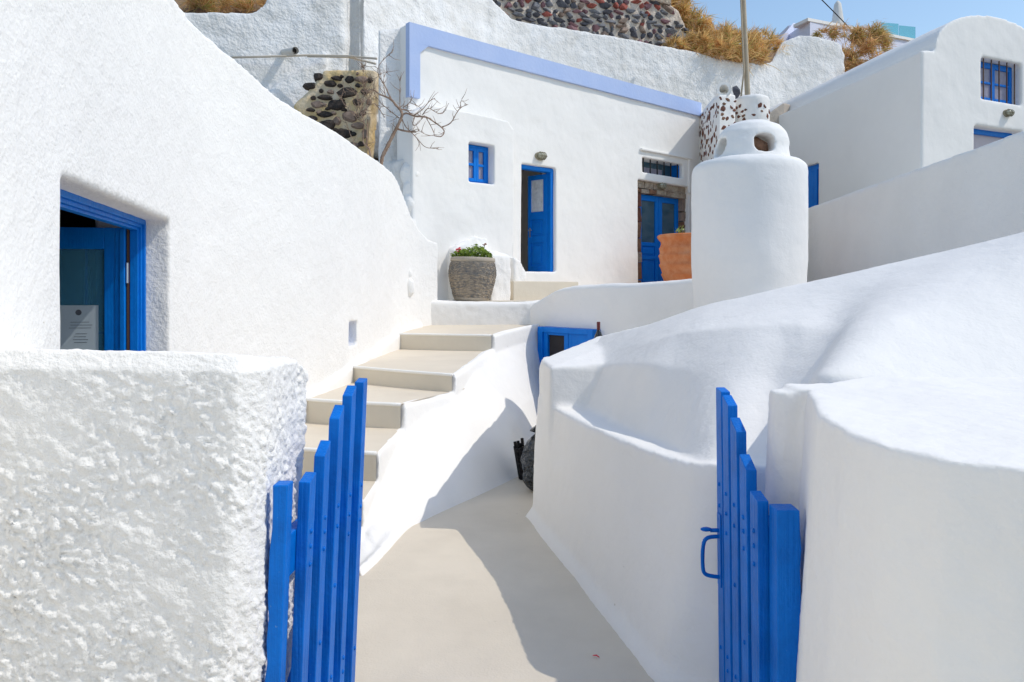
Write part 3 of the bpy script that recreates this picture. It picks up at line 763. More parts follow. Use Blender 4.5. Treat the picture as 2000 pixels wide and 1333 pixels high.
# stone surround
lz0, lz1 = fz_(1295, 383, -.12), d2[3]
def block(pl, s0, s1, d0, d1, z0, z1, r, name, m, parent):
    mb = MB(); j = lambda a: a + r.uniform(-.012, .012)
    pts = [pl.pt(j(a), j(d), j(z)) for a in (s0, s1) for d in (d0, d1) for z in (z0, z1)]
    pts += [pl.pt((s0 + s1) / 2 + r.uniform(-.03, .03), d1 + r.uniform(0, .02), (z0 + z1) / 2)]
    mb.hull(pts); return mb.build(name, m, parent)
r5 = random.Random(3)
jl, jr = fs(1252, -.12), fs(1331, -.12)
xs = [d2[0] - .02, d2[0] + .33, d2[0] + .62, d2[0] + 1.0, d2[1] + .02]
for a, b in zip(xs, xs[1:]): block(FP, a, b - .012, -.25, -.10, lz0 + .10, lz1 + .0, r5, 'stone', M['limestone'], mh)
xs = [d2[0] - .02, d2[0] + .22, d2[0] + .5, d2[0] + .72, d2[0] + 1.05, d2[1] + .02]
for i, (a, b) in enumerate(zip(xs, xs[1:])): block(FP, a, b - .012, -.25, -.09, lz0, lz0 + .09, r5, 'stone', (M['limestone'], M['brownchip'])[i in (0, 2)], mh)
z = lz0
while z > 1.6:
    h = r5.uniform(.18, .36); 
    block(FP, d2[0] - .02, jl, -.27, -.11, z - h + .012, z - .005, r5, 'stone', (M['brownchip'], M['redchip'], M['limestone'])[r5.randrange(3)], mh)
    z -= h
z = lz0
while z > 1.6:
    h = r5.uniform(.14, .30)
    block(FP, jr, jr + .11, -.27, -.11, z - h + .012, z - .005, r5, 'stone', (M['limestone'], STONES[4], M['brownchip'])[r5.randrange(3)], mh)
    block(FP, jr + .12, d2[1] + .02, -.27, -.10, z - h * .8 + .012, z + .03, r5, 'stone', (M['limestone'], M['mortar'])[r5.randrange(2)], mh)
    z -= h
mb = MB(); mb.pbox(FP, d2[0] - .05, d2[1] + .05, -.39, -.28, 1.5, lz1 + .05); mb.build('mortar', M['tanplaster'], mh)
# double door
g0, g1 = jl + .005, jr - .005; mid = (g0 + g1) / 2; dz = -.20
for (a, b) in ((g0, mid - .004), (mid + .004, g1)):
    mb = MB(); s_ = .11; zb0, zt0 = 1.62, lz0 - .01
    mb.pbox(FP, a, a + s_, dz - .05, dz, zb0, zt0); mb.pbox(FP, b - s_, b, dz - .05, dz, zb0, zt0)
    for (z0_, z1_) in ((zb0, zb0 + .1), (2.22, 2.30), (2.50, 2.58), (zt0 - .12, zt0)): mb.pbox(FP, a + s_, b - s_, dz - .05, dz - .0005, z0_, z1_)
    dl = mb.build('door', M['blue'], mh, bevel=.005)
    mb = MB(); mb.pbox(FP, a + s_ - .01, b - s_ + .01, dz - .035, dz - .028, 2.57, zt0 - .11); mb.build('pane', M['glass'], dl)
    mb = MB()
    for (z0_, z1_) in ((zb0 + .1, 2.22), (2.30, 2.50)): mb.pbox(FP, a + s_, b - s_, dz - .04, dz - .025, z0_, z1_); mb.pbox(FP, a + s_ + .035, b - s_ - .035, dz - .04, dz - .008, z0_ + .035, z1_ - .035)
    mb.build('panel', M['blue'], dl, bevel=.008)
# wall lamps: bulkheads with a cage
def lamp(pl, s_, z_, label, d=0.0):
    root = thing('wall_lamp', label, 'lamp', pl.pt(s_, d, z_), 'bulkhead lamps on the white walls')
    def ell(t, rx, rz, dd): return pl.pt(s_ + rx * math.cos(t), d + dd, z_ + rz * math.sin(t))
    N = 20
    mb = MB()
    ring = lambda rx, rz, dd: [ell(2 * math.pi * k / N, rx, rz, dd) for k in range(N)]
    mb.prism(ring(.125, .075, 0), ring(.12, .07, .045)); mb.build('base', M['lampm'], root, smooth=False)
    mb = MB(); L = [ring(.10, .055, .045), ring(.098, .052, .075), ring(.08, .042, .10), ring(.04, .02, .112)]
    V = [p for l in L for p in l]; fs_ = [(i * N + k, i * N + (k + 1) % N, (i + 1) * N + (k + 1) % N, (i + 1) * N + k) for i in range(3) for k in range(N)] + [tuple(range(3 * N, 4 * N))]
    mb.add(V, fs_); mb.build('globe', M['lampg'], root, smooth=True)
    mb = MB()
    mb.tube(ring(.108, .062, .06) + ring(.108, .062, .06)[:1], .007, 6, cap=False)
    for dx in (-.05, 0.0, .05):
        pts = [pl.pt(s_ + dx, d + .05 + .072 * math.cos(t), z_ + .068 * math.sin(t)) for t in [R(-90 + 18 * k) for k in range(11)]]; mb.tube(pts, .006, 6)
    pts = [pl.pt(s_ + .115 * math.sin(t), d + .05 + .075 * math.cos(t), z_) for t in [R(-90 + 18 * k) for k in range(11)]]; mb.tube(pts, .006, 6)
    mb.build('cage', M['lampm'], root, smooth=True)
lamp(FP, fs(1058, .05), fz_(1058, 305, .05), 'caged bulkhead lamp above the half open blue door')
lamp(FP, fs(1297, .0), fz_(1297, 363, .0), 'caged bulkhead lamp on the stone lintel over the blue double door', -.09)

# bench of rough plaster beside the planter
bn = thing('plaster_bench', 'lumpy white plastered masonry seat standing behind the round stone planter', 'bench', (-.3, 11.7, 1.41))
mb = MB(); s_a, s_b = fs(905, .75), fs(1001, .75)
mb.hull([FP.pt(a, d, z) for a in (fs(962, .75), s_b) for d in (.2, .72) for z in (1.3, 2.12)] + [FP.pt(fs(975, .6), .5, 2.22)])
mb.hull([FP.pt(a, d, z) for a in (s_a, fs(965, .7)) for d in (.2, .5) for z in (1.3, 2.2)] + [FP.pt(fs(935, .5), .42, 2.46), FP.pt(fs(960, .5), .42, 2.40)])
mb.hull([FP.pt(a, d, z) for a, z in ((fs(1000, .4), 1.6), (fs(1024, .4), 1.6), (fs(1024, .4), 1.9), (fs(1014, .4), 2.06), (fs(1000, .4), 2.12)) for d in (-.05, .45)])
plaster(mb.build('bench', M['stucco'], bn), .025, 5, ((.25, .05), (.1, .015)))

# terraces
tr = thing('terrace', 'white terrace block carrying the stone planter at the top of the stairs', 'terrace', (-.3, 11.3, 0))
mb = MB()
mb.loft([[P(px, 640, Y), P(px, py + 4, Y), P(px + 0, py, Y + .05), P(px, py, Y + .05) + Vector((.8, 2.6, 0)), Vector((P(px, py, Y).x + .8, Y + 2.6, .3)), Vector((P(px, py, Y).x, Y + .1, .3))] for px, py, Y in ((780, 586, 10.9), (830, 586, 10.93), (900, 589, 10.93), (980, 590.5, 10.93), (1030, 589, 10.95), (1062, 585, 11.0))], 4)
plaster(mb.build('block', M['smooth'], tr), .025, 5, ((.4, .03), (.1, .008)))
tf = MB(); z_ = 1.405
q = [P(845, 570, 11.2), P(1045, 570, 11.2), FP.pt(fs(1100), .02, 0), FP.pt(fs(800), .02, 0)]
tf.prism([(p.x, p.y, z_ - .06) for p in q], [(p.x, p.y, z_ + .006) for p in q]); tag(tf.build('terrace_floor', M['beige']), kind='structure')
tf = MB(); q = [P(1130, 570, 11.0), (2.9, 8.9, 0), (5.2, 12, 0), FP.pt(fs(1370), .02, 0), FP.pt(fs(1080), .02, 0)]
tf.prism([(p[0], p[1], .0) for p in q], [(p[0], p[1], 1.53) for p in q]); tag(tf.build('upper_terrace', M['beige']), kind='structure')
mb = MB(); mb.pbox(FP, fs(1003, .62), fs(1130, .62), -.02, .62, 1.3, fz_(1003, 549, .62)); tag(mb.build('door_step', M['riser'], bevel=.015), 'beige painted doorstep below the half open blue door', 'step')
mb = MB(); q = [(1.75, 5.6), (4.9, 5.0), (5.6, 10.5), (6.2, 15.7), (5.4, 12), (2.95, 8.8), (2.3, 7.6)]  # unseen white floor added to bounce sunlight onto the sloping wall
mb.prism([(x, y, .3) for x, y in q], [(x, y, 1.0) for x, y in q]); tag(mb.build('courtyard', M['facade']), kind='structure')
# low parapet between terrace and drum chimney
lw = thing('parapet_wall', 'low rounded white parapet in shade between the planter terrace and the drum chimney', 'wall', (1.2, 9.9, 0))
K = [(1028, 598, 11.0), (1045, 588, 10.9), (1070, 574, 10.75), (1095, 562, 10.5), (1150, 556, 10.05), (1250, 552, 9.35), (1352, 543, 8.75), (1440, 538, 8.3)]
mb = MB(); cols = []
for (px, py, Y) in K:
    p = P(px, py, Y); n = Vector((.75, .66, 0)); g = Vector((p.x, p.y, -.1))
    cols.append([g + n * -.02, p + Vector((0, 0, -.04)), p + n * .06, p + n * .28 + Vector((0, 0, 0)), p + n * .36 + Vector((0, 0, -.1)), g + n * .38])
mb.loft(cols, 5); plaster(mb.build('wall', M['smooth'], lw), .025, 5, ((.5, .03), (.12, .006)))
# little blue door below the parapet
k0, k1 = P(1064, 637, 10.72), P(1172, 639, 9.86)
KP = Plane(k0.x, k0.y, (k1 - k0).x, (k1 - k0).y); KL = (k1 - k0).length; kz = k0.z - .005
cdoor = thing('cellar_door', 'small blue glazed cellar door half hidden behind the curved wall', 'door', (k0.x, k0.y, 0))
mb = MB(); dd = .14
mb.pbox(KP, 0, .10, -.2, dd, 0, kz); mb.pbox(KP, KL - .1, KL, -.2, dd, 0, kz); mb.pbox(KP, .1, KL - .1, -.2, dd - .001, kz - .075, kz)
mb.build('frame', M['blue'], cdoor, bevel=.006)
c1, c2 = .1, KL * .55
for (a, b, pane_z) in ((c1, c2 - .004, kz - .11), (c2 + .004, KL - .1, kz - .28)):
    mb = MB(); s_ = (b - a) * .16
    mb.pbox(KP, a, a + s_, -.1, dd - .03, .0, kz - .075); mb.pbox(KP, b - s_, b, -.1, dd - .03, 0, kz - .075); mb.pbox(KP, a + s_, b - s_, -.1, dd - .031, pane_z, kz - .075)
    mb.pbox(KP, a + s_, b - s_, -.1, dd - .031, 0, .3)
    dl = mb.build('door', M['blue'], cdoor, bevel=.004)
    mb = MB(); mb.pbox(KP, a + s_ - .01, b - s_ + .01, -.08, dd - .07, .29, pane_z + .01); mb.build('pane', M['dark'], dl)
# wine bottle on the wall
bp = P(1169, 629, 6.5); zb = 1.112
bt = thing('wine_bottle', 'dark wine bottle standing behind the tip of the curved wall', 'bottle', (bp.x, bp.y, zb))
hh = bp.z - zb
mb = MB(); mb.lathe((bp.x, bp.y, zb), [(.03, 0), (.037, .01), (.037, hh - .14), (.034, hh - .12), (.018, hh - .085), (.0145, hh - .07)], 20); mb.build('glass', M['bottle'], bt, smooth=True)
mb = MB(); mb.lathe((bp.x, bp.y, zb), [(.015, hh - .07), (.0155, hh - .004), (.0145, hh)], 16); mb.build('capsule', M['capsule'], bt, smooth=True)

# ================================================================== RED STONE CHIMNEY TOWER AND POLE
ct = thing('stone_tower', 'white plastered chimney tower studded with dark red stones behind the drum chimney', 'chimney', (4.5, 15.2, 1.6))
TA = [(4.14, 16.4), (4.115, 14.8), (4.50, 14.95), (4.62, 16.4)]
mb = MB(); zt1 = EYE + (HY - 186) / F * 14.8
mb.prism([(x, y, 1.4) for x, y in TA], [(TA[0][0], TA[0][1], zt1), (TA[1][0], TA[1][1], zt1), (TA[2][0], TA[2][1], zt1 + .06), (TA[3][0], TA[3][1], zt1 + .05)])
TC = (4.98, 15.45); TR = .36; zt2 = EYE + (HY - 183) / F * 15.1
mb.lathe((TC[0], TC[1], 0), [(TR + .04, 1.4), (TR + .01, 4.0), (TR, zt2 - .05), (TR - .04, zt2)], 28)
mb.hull([(4.13, 16.2, zt1), (4.13, 14.85, zt1 - .02), (4.48, 14.98, zt1), (4.5, 16.2, zt1), (4.42, 15.2, zt1 + .22), (4.25, 15.3, zt1 + .2), (4.45, 16.0, zt1 + .1)])
plaster(mb.build('tower', M['smooth'], ct), .03, 3, ((.3, .03), (.1, .01)))
mb = MB(); pp = P(1414, 175, 14.9); mb.tube([pp + Vector((.08, .5, -.10)), pp + Vector((0, .0, 0))], [.155, .15], 18, cap=False); mb.tube([pp + Vector((0, 0, 0)), pp + Vector((.07, .45, -.09))], [.095, .10], 18, cap=False)
mb.add([pp + Vector((0, 0, 0))], [])
V = []; 
ringA = [Vector((math.cos(2 * math.pi * k / 18), 0, math.sin(2 * math.pi * k / 18))) for k in range(18)]
mb.add([pp + v * .152 for v in ringA] + [pp + v * .093 for v in ringA], [(k, (k + 1) % 18, 18 + (k + 1) % 18, 18 + k) for k in range(18)])
mb.build('flue_pipe', M['facade'], ct, smooth=True)
mb = MB(); mb.tube([pp + Vector((.045, .28, -.056)), pp + Vector((.05, .31, -.062))], .096, 18); mb.build('flue_shade_disc', M['tanplaster'], ct)  # disc plugging the pipe, its tan tone stands in for shade inside
mb = stone_mesh(77, .6); q = P(1438, 178, 15.2); mb.v = [(x * .085 + q.x, y * .1 + q.y, z * .19 + q.z) for x, y, z in mb.v]; mb.build('stone', STONES[1], ct)
chips = []
for k in range(7):
    m_ = stone_mesh(200 + k, .30); me = m_.build('stone', M['redchip']); chips.append(me.data); bpy.data.objects.remove(me)
def chip(loc, nrm, size, asp, mtl, parent, r):
    o = bpy.data.objects.new('stone', chips[r.randrange(7)]); COL.objects.link(o); o.parent = parent
    o.location = Vector(loc) - rootloc(parent)
    q = Vector((-nrm[0], -nrm[1], 0)).to_track_quat('Y', 'Z'); o.rotation_mode = 'QUATERNION'
    from mathutils import Quaternion
    o.rotation_quaternion = q @ Quaternion((0, 1, 0), r.uniform(-1.2, 1.2)); o.scale = (size, size * .7, size * asp)
    o.material_slots[0].link = 'OBJECT'; o.material_slots[0].material = mtl
    return o
r6 = random.Random(11); used = []
def try_spot(p, mind):
    if any((p - q_).length < mind + m_ for q_, m_ in used): return False
    used.append((p, mind)); return True
e1 = (Vector((*TA[0], 0)) - Vector((*TA[1], 0))); n1_ = Vector((-1, .0, 0))
e2 = (Vector((*TA[2], 0)) - Vector((*TA[1], 0))); n2_ = Vector((.36, -.93, 0))
for k in range(1500):
    f = r6.random(); zz = r6.uniform(1.9, zt1 - .06)
    if f < .58: p = Vector((*TA[1], 0)) + e1 * r6.uniform(.02, .98); nn = n1_; sz = r6.uniform(.05, .13)
    elif f < .75: p = Vector((*TA[1], 0)) + e2 * r6.uniform(.12, .95); nn = n2_; sz = r6.uniform(.04, .085)
    else:
        t = R(r6.uniform(195, 335)); nn = Vector((math.cos(t), math.sin(t), 0)); p = Vector((TC[0], TC[1], 0)) + nn * (TR + .005); sz = r6.uniform(.035, .07)
        if zz < 3.6: continue
    if f < .75 and f >= .58 and zz < 3.6: continue
    p.z = zz
    if not try_spot(p, sz * .74): continue
    chip(p, nn, sz, r6.uniform(.5, .9), (M['redchip'], M['redchip'], M['redchip'], M['brownchip'], M['greychip'])[min(4, int(r6.random() * 4.2))], ct, r6)
fp = thing('flagpole', 'tall bare beige pole rising beside the red stone tower', 'pole', (6.22, 19.65, 5.4))
mb = MB(); b0 = P(1460, 184, 19.65); t0 = P(1452, 0, 19.65); t1 = P(1447, -110, 19.65); mb.tube([b0 + (b0 - t0) * .55, b0, t0, t1], [.075, .073, .064, .055], 10)
mb.build('pole', M['pole'], fp, smooth=True)
mb = MB(); mb.tube([P(1446, 200, 19.6), P(1453, 140, 19.57), P(1447, 0, 19.55), P(1443, -100, 19.55)], .022, 6); mb.build('halyard', M['pole'], fp, smooth=True)

# ================================================================== RIGHT DOMED HOUSE
rh = thing('house', 'white house with a barrel vault roof and barred blue window at the right edge', 'house', (7.72, 14.0, 0))
RP = Plane(7.72, 14.0, 2.23, 1.0); ax = Vector((-.163, 1, 0)).normalized()
prof = [(0, -.1)] + [(RP.s(1800), RP.z(1800, 98)), (RP.s(1826), RP.z(1826, 100))]
pc = RP.s(1948); ze = RP.z(1948, 33); zs_ = RP.z(1826, 100); rx = pc - RP.s(1826)
for k in range(1, 21):
    t = math.pi * (1 - k / 20) ; prof.append((pc + rx * math.cos(t), zs_ + (ze - zs_) * math.sin(t) ** .9))
prof += [(pc + rx + .35, zs_), (pc + rx + .35, -.1)]
A = [RP.pt(a, 0, z) for a, z in prof]; mb = MB(); mb.prism(A, [p + ax * 7.5 for p in A])
w1 = (RP.s(1917), RP.s(1996), RP.z(1950, 199), RP.z(1950, 117)); w2 = (RP.s(1903), RP.s(1998), 2.0, RP.z(1940, 250))
LPn = Plane(7.72, 14.0, ax.x, ax.y)
if LPn.n[0] > 0: LPn.n = (-LPn.n[0], -LPn.n[1])
lw0, lw1 = LPn.s(1598), LPn.s(1572); lz = (LPn.z(1590, 405) - .3, LPn.z(1598, 318))
mcs = []
for (h) in (w1, w2):
    mc = MB(); mc.pbox(RP, h[0], h[1], -.30, .5, h[2], h[3]); mcs.append(cutter(mc))
mc = MB(); mc.pbox(LPn, lw0, lw0 + .9, -.16, .5, lz[0], lz[1]); mcs.append(cutter(mc))
plaster(mb.build('body', M['facade'], rh), .036, 1, ((1.2, .03),), mcs)
wf = sash_window(RP, w1[0] + .02, w1[1] - .02, w1[2] + .02, w1[3] - .02, -.19, rh, M['blue'], M['curtain_and_reflection'], 2, 1, .06)
for k in range(5):
    a = w1[0] + (w1[1] - w1[0]) * (k + .6) / 5.2
    mb = MB(); mb.tube([RP.pt(a, -.06, w1[2] - .02), RP.pt(a, -.06, w1[3] + .02)], .013, 6); mb.build('bar', M['wood'], wf)
mb = MB(); mb.pbox(RP, w2[0] - .01, w2[1] + .01, -.285, -.20, w2[3] - .10, w2[3] + .01); mb.pbox(RP, w2[0] - .01, w2[0] + .06, -.285, -.21, 2.0, w2[3] - .10); do = mb.build('door_frame', M['blue'], rh)
mb = MB(); mb.pbox(RP, w2[0] + .05, w2[1], -.295, -.26, 2.0, w2[3] - .08); mb.build('door_panel', M['room'], rh)
mb = MB(); a = lw0 + .03
mb.pbox(LPn, a, lw0 + .88, -.155, -.10, lz[1] - .12, lz[1]); mb.pbox(LPn, a, a + .12, -.155, -.10, lz[0], lz[1] - .12); mb.pbox(LPn, a + .14, a + .30, -.155, -.075, lz[0], lz[1] - .12); mb.pbox(LPn, a + .31, a + .55, -.155, -.08, lz[0], lz[1] - .12); mb.pbox(LPn, a + .56, a + .85, -.155, -.1, lz[0], lz[1] - .12)
mb.build('shutter', M['blue'], rh, bevel=.006)
lamp(RP, RP.s(1971, .05), RP.z(1971, 221, .05), 'caged bulkhead lamp below the barred window of the vaulted house')

# ================================================================== UPPER WALLS
uw = thing('retaining_wall', 'tall rough white retaining wall on the slope above the middle house', 'wall', (3, 20, 4))
mb = MB(); mb.slab([(702, -110, 14.05), (800, -80, 15.4), (950, -18, 17.6), (962, 0, 17.7), (985, 22, 18.0), (1003, 37, 18.2), (1030, 44, 18.45), (1100, 55, 19), (1230, 75, 20), (1340, 97, 21), (1400, 112, 21.5), (1480, 126, 22.2), (1506, 120, 22.4), (1526, 82, 22.6), (1560, 67, 22.8), (1600, 72, 23), (1638, 83, 23.3), (1650, 108, 23.4), (1642, 150, 23.5), (1604, 190, 23.55)], (0.1, .55), 4.2)
plaster(mb.build('wall', M['oldwall'], uw), .055, 2, ((1.2, .10), (.35, .05), (.12, .02)))
uw2 = thing('courtyard_wall', 'white plastered wall with a drain pipe above the left house', 'wall', (-3.5, 13.5, 0))
mb = MB(); mb.slab([(300, 20, 12.9), (385, 24, 13.1), (497, 23, 13.4), (512, 8, 13.45), (530, -20, 13.5), (560, -110, 13.6), (671, -110, 13.93)], (0.1, .6), 0)
mb.slab([(660, -110, 14.35), (720, -110, 14.4)], (0, .4), 0)
mb.hull([P(520, 180, 13.2), P(640, 105, 13.6), P(640, 300, 13.6), P(520, 300, 13.2), P(520, 180, 13.6), P(640, 100, 14.1), P(640, 300, 14.1), P(520, 300, 13.7)])
plaster(mb.build('wall', M['oldwall'], uw2), .05, 3, ((1.0, .08), (.3, .03)))
uw3 = thing('pier_wall', 'white plastered wall end behind the bare tree, left of the parapet band', 'wall', (-2.0, 12.2, 0))
mb = MB(); mb.slab([(738, 56, 11.36), (770, 54, 11.54), (803, 52, 11.72)], (.02, 1.2), 0)
mb.hull([P(764, 318, 11.2), P(820, 300, 11.35), P(820, 460, 11.35), P(764, 460, 11.2), P(764, 318, 12), P(820, 300, 12), P(820, 460, 12), P(764, 460, 12)])
plaster(mb.build('wall', M['oldwall'], uw3), .04, 3, ((.8, .05), (.2, .015)))
# earth bank with dry plants behind the courtyard wall
mb = MB(); mb.add([P(330, 40, 13.8), P(560, 40, 14.2), P(580, -70, 16.2), P(300, -70, 16.0)], [(0, 1, 2, 3)]); tag(mb.build('earth_bank', M['earth']), kind='structure')
# pipes
dp = thing('drain_pipe', 'short white drain spout sticking out of the courtyard wall', 'pipe', P(572, 101, 13.5))
mb = MB(); q0, q1 = P(548, 104, 13.75), P(577, 99, 13.1); mb.tube([q0, q1], .062, 16, cap=False); mb.tube([q1, q0], .050, 16, cap=False); mb.build('pipe', M['pvc'], dp, smooth=True)
mb = MB(); mb.tube([q1.lerp(q0, .1), q1.lerp(q0, .12)], .049, 16); mb.build('bore', M['dark'], dp)
mb = MB(); mb.tube([P(440, 113, 13.05), P(520, 111, 13.1), P(600, 108.5, 13.2), P(680, 110, 13.3), P(735, 115, 12.35)], .02, 8)
mb.tube([P(600, 110.5, 13.2), P(680, 112, 13.3), P(705, 118, 13.0), P(733, 125, 12.4)], .018, 8)
tag(mb.build('cable_pipe', M['hose'], smooth=True), 'cream cable conduit running level along the courtyard wall', 'conduit')

# rubble patch wall
rw = thing('rubble_wall', 'patch of black lava stones set in tan mortar behind the bare tree', 'wall', P(670, 220, 12.9) * 1.0)
RB = Plane(*P(590, 200, 12.75)[:2], *(P(736, 200, 13.0) - P(590, 200, 12.75))[:2])
mb = MB(); outl = [(600, 250), (570, 208), (600, 178), (622, 152), (632, 137), (734, 137), (735, 175), (722, 215), (716, 300), (714, 340), (600, 340)]
fr_ = [RB.pt(RB.s(x), 0, RB.z(x, y)) for x, y in outl]; bk_ = [p + Vector((0.05, .5, 0)) for p in fr_]
mb.prism(fr_, bk_); plaster(mb.build('mortar', M['tanmortar'], rw), .03, 2, ((.3, .05), (.1, .02)))
lav = [(622, 150, 13, 11), (658, 153, 18, 8), (683, 156, 14, 12), (645, 164, 18, 11), (678, 181, 30, 17), (646, 180, 10, 7), (634, 191, 22, 9), (620, 205, 20, 11), (658, 206, 30, 16), (634, 224, 24, 10), (658, 237, 14, 14), (683, 228, 25, 17), (640, 245, 26, 17), (672, 262, 27, 17), (700, 246, 20, 10), (698, 145, 5, 5), (706, 156, 22, 10), (607, 215, 14, 6), (606, 168, 17, 10), (697, 200, 13, 10), (712, 180, 12, 9), (690, 285, 22, 12), (610, 232, 15, 10), (627, 178, 7, 6), (708, 222, 12, 9), (712, 262, 9, 14)]
lav += [(612, 192, 9, 6), (632, 205, 9, 6), (668, 196, 9, 6), (640, 213, 8, 5), (672, 215, 9, 6), (650, 222, 10, 6), (664, 168, 9, 6), (700, 168, 10, 7), (668, 150, 7, 5), (722, 158, 10, 8), (720, 200, 9, 10), (696, 228, 9, 7), (656, 254, 9, 6), (690, 262, 10, 7), (660, 274, 10, 6), (706, 282, 10, 8), (623, 220, 8, 5), (628, 242, 9, 6)]
r7 = random.Random(5)
for i, (x, y, w_, h_) in enumerate(lav):
    p = RB.pt(RB.s(x), .0, RB.z(x, y)); k = 13 / F * .5 * 1.6
    mb = MB(); pts = []
    for q in range(16):
        t = 2 * math.pi * q / 16 + r7.uniform(-.15, .15); e = r7.uniform(.85, 1.12)
        pts.append(RB.pt(RB.s(x) + w_ * k * 1.02 * math.cos(t) * e, -.06 + r7.uniform(-.02, .02), p.z + h_ * k * 1.05 * math.sin(t) * e))
    for q in range(7):
        t = 2 * math.pi * q / 7 + r7.uniform(-.3, .3); e = r7.uniform(.4, .8)
        pts.append(RB.pt(RB.s(x) + w_ * k * math.cos(t) * e, .045 + r7.uniform(-.015, .02), p.z + h_ * k * math.sin(t) * e))
    mb.hull(pts); mb.build('stone', (M['lava'], M['lava'], M['lava'], STONES[4])[r7.randrange(4)], rw)

# dark dry-stone wall at the top
sw = thing('stone_wall', 'wall of grey, plum and red field stones with pale mortar above the retaining wall', 'wall', P(1150, 50, 20.5))
SW = Plane(*P(935, 0, 18.35)[:2], *(P(1340, 0, 21.75) - P(935, 0, 18.35))[:2])
mb = MB(); outl = [(925, 90), (925, -60), (1296, -60), (1300, 0), (1325, 22), (1338, 50), (1345, 85), (1345, 110), (1340, 130)]
fr_ = [SW.pt(SW.s(x), 0, SW.z(x, y)) for x, y in outl]; mb.prism(fr_, [p + Vector((0, .6, 0)) for p in fr_])
plaster(mb.build('mortar', M['mortar'], sw), .05, 2, ((.3, .08), (.12, .03)))
vm = []
for k in range(10):
    m_ = stone_mesh(500 + k, .75); ob = m_.build('stone', STONES[0]); vm.append(ob.data); bpy.data.objects.remove(ob)
r8 = random.Random(21)
def edge_y(px): 
    pts = [(925, -40), (960, 0), (1003, 37), (1030, 44), (1100, 55), (1230, 75), (1345, 100)]
    for (a, b), (c, d) in zip(pts, pts[1:]):
        if px <= c: return b + (d - b) * (px - a) / (c - a)
    return 100
row = -22.0; cnt = 0
while row < 108:
    hrow = r8.uniform(8.5, 13.5); x = 928 + r8.uniform(0, 10)
    while x < 1344:
        wst = r8.choice((8, 10, 12, 14, 16, 19, 23, 26)) * (1.0 if row < 60 else .95)
        y = row + r8.uniform(-2, 2); cxp = x + wst / 2; x += wst + r8.uniform(.4, 2.4)
        slope = .0
        yy = y + (cxp - 925) * .02
        if yy < -14 or yy > edge_y(cxp) + 8 or (cxp > 1300 and yy < (cxp - 1300) * 1.35) or r8.random() < .05: continue
        a = SW.s(cxp); zz = SW.z(cxp, yy); Y = SW.pt(a, 0, 0).y
        o = bpy.data.objects.new('stone', vm[r8.randrange(10)]); COL.objects.link(o); o.parent = sw
        o.location = SW.pt(a, .0 + r8.uniform(-.01, .03), zz) - sw.location
        k = Y / F * .5
        o.scale = (wst * k * r8.uniform(1.18, 1.36), .16, (hrow + r8.uniform(-2.5, 1.5)) * k * 1.22)
        o.rotation_euler = (0, r8.uniform(-.25, .25) + (0, math.pi)[r8.randrange(2)], math.atan2(SW.t[1], SW.t[0]))
        redness = .45 if (yy < 18 and cxp > 1080) else .12
        u = r8.random()
        m_ = STONES[3] if u < redness * .55 else STONES[2] if u < redness + .12 else STONES[4] if u < redness + .22 else STONES[0] if u < .78 else STONES[1]
        o.material_slots[0].link = 'OBJECT'; o.material_slots[0].material = m_; cnt += 1
    row += hrow * .93
mb = MB(); mb.pbox(SW, SW.s(1268), SW.s(1306), -.2, .12, SW.z(1285, 8), SW.z(1285, -3)); mb.build('lintel_slab', M['limestone'], sw, bevel=.02)

# ================================================================== DRY VEGETATION
def brush(name, clumps, seed, label=None, cat=None, kind=None, mats=('gold', 'rust', 'olive'), mix=(.6, .25, .15), wid=.0085, up=.55):
    r = random.Random(seed); mb = MB()
    for (px, py, Y, rad, n, droop) in clumps:
        c0_ = P(px, py, Y); nt_ = max(3, n // 38)
        for tuft in range(nt_):
          d0 = Vector((r.gauss(0, 1), r.gauss(0, .8), r.gauss(0, 1))).normalized()
          c = c0_ + Vector((d0.x * rad * 1.15, d0.y * rad * .9, d0.z * rad * .75)) * r.random() ** .45
          tone = r.uniform(-.45, .4); tr_ = rad * r.uniform(.16, .34); lean = Vector((r.gauss(0, .55), r.gauss(-.2, .45), up + r.gauss(0, .35)))
          for k in range(int(n * 1.25 / nt_)):
            d = Vector((r.gauss(0, 1), r.gauss(0, 1), r.gauss(0, 1))).normalized()
            root = c + d * tr_ * r.random() ** .6
            dirv = (lean + d * .75 + Vector((r.gauss(0, .3), r.gauss(0, .3), r.gauss(0, .25)))).normalized()
            L = r.uniform(.12, .42) * (.75 + rad)
            if r.random() < .05: L *= 2.0
            p = root; dv = dirv; u = r.random() + tone * .8; mi = 0 if u < mix[0] else 1 if u < mix[0] + mix[1] else 2
            sidev = dv.cross(Vector((r.uniform(-1, 1), r.uniform(-1, 1), r.uniform(-1, 1)))); 
            if sidev.length < 1e-3: continue
            sidev.normalize(); w_ = wid * r.uniform(.6, 1.6)
            m1 = p + dv * L * .55 + Vector((0, 0, -droop * L * .15)); e = p + dv * L + Vector((r.gauss(0, .04), 0, -droop * L * .6))
            mb.add([p - sidev * w_, p + sidev * w_, m1 + sidev * w_ * .8, m1 - sidev * w_ * .8, e], [(0, 1, 2, 3), (3, 2, 4)], mi)
    o = mb.build(name, [M[m] for m in mats])
    return tag(o, label, cat, None, kind)
B1 = []
r9 = random.Random(2)
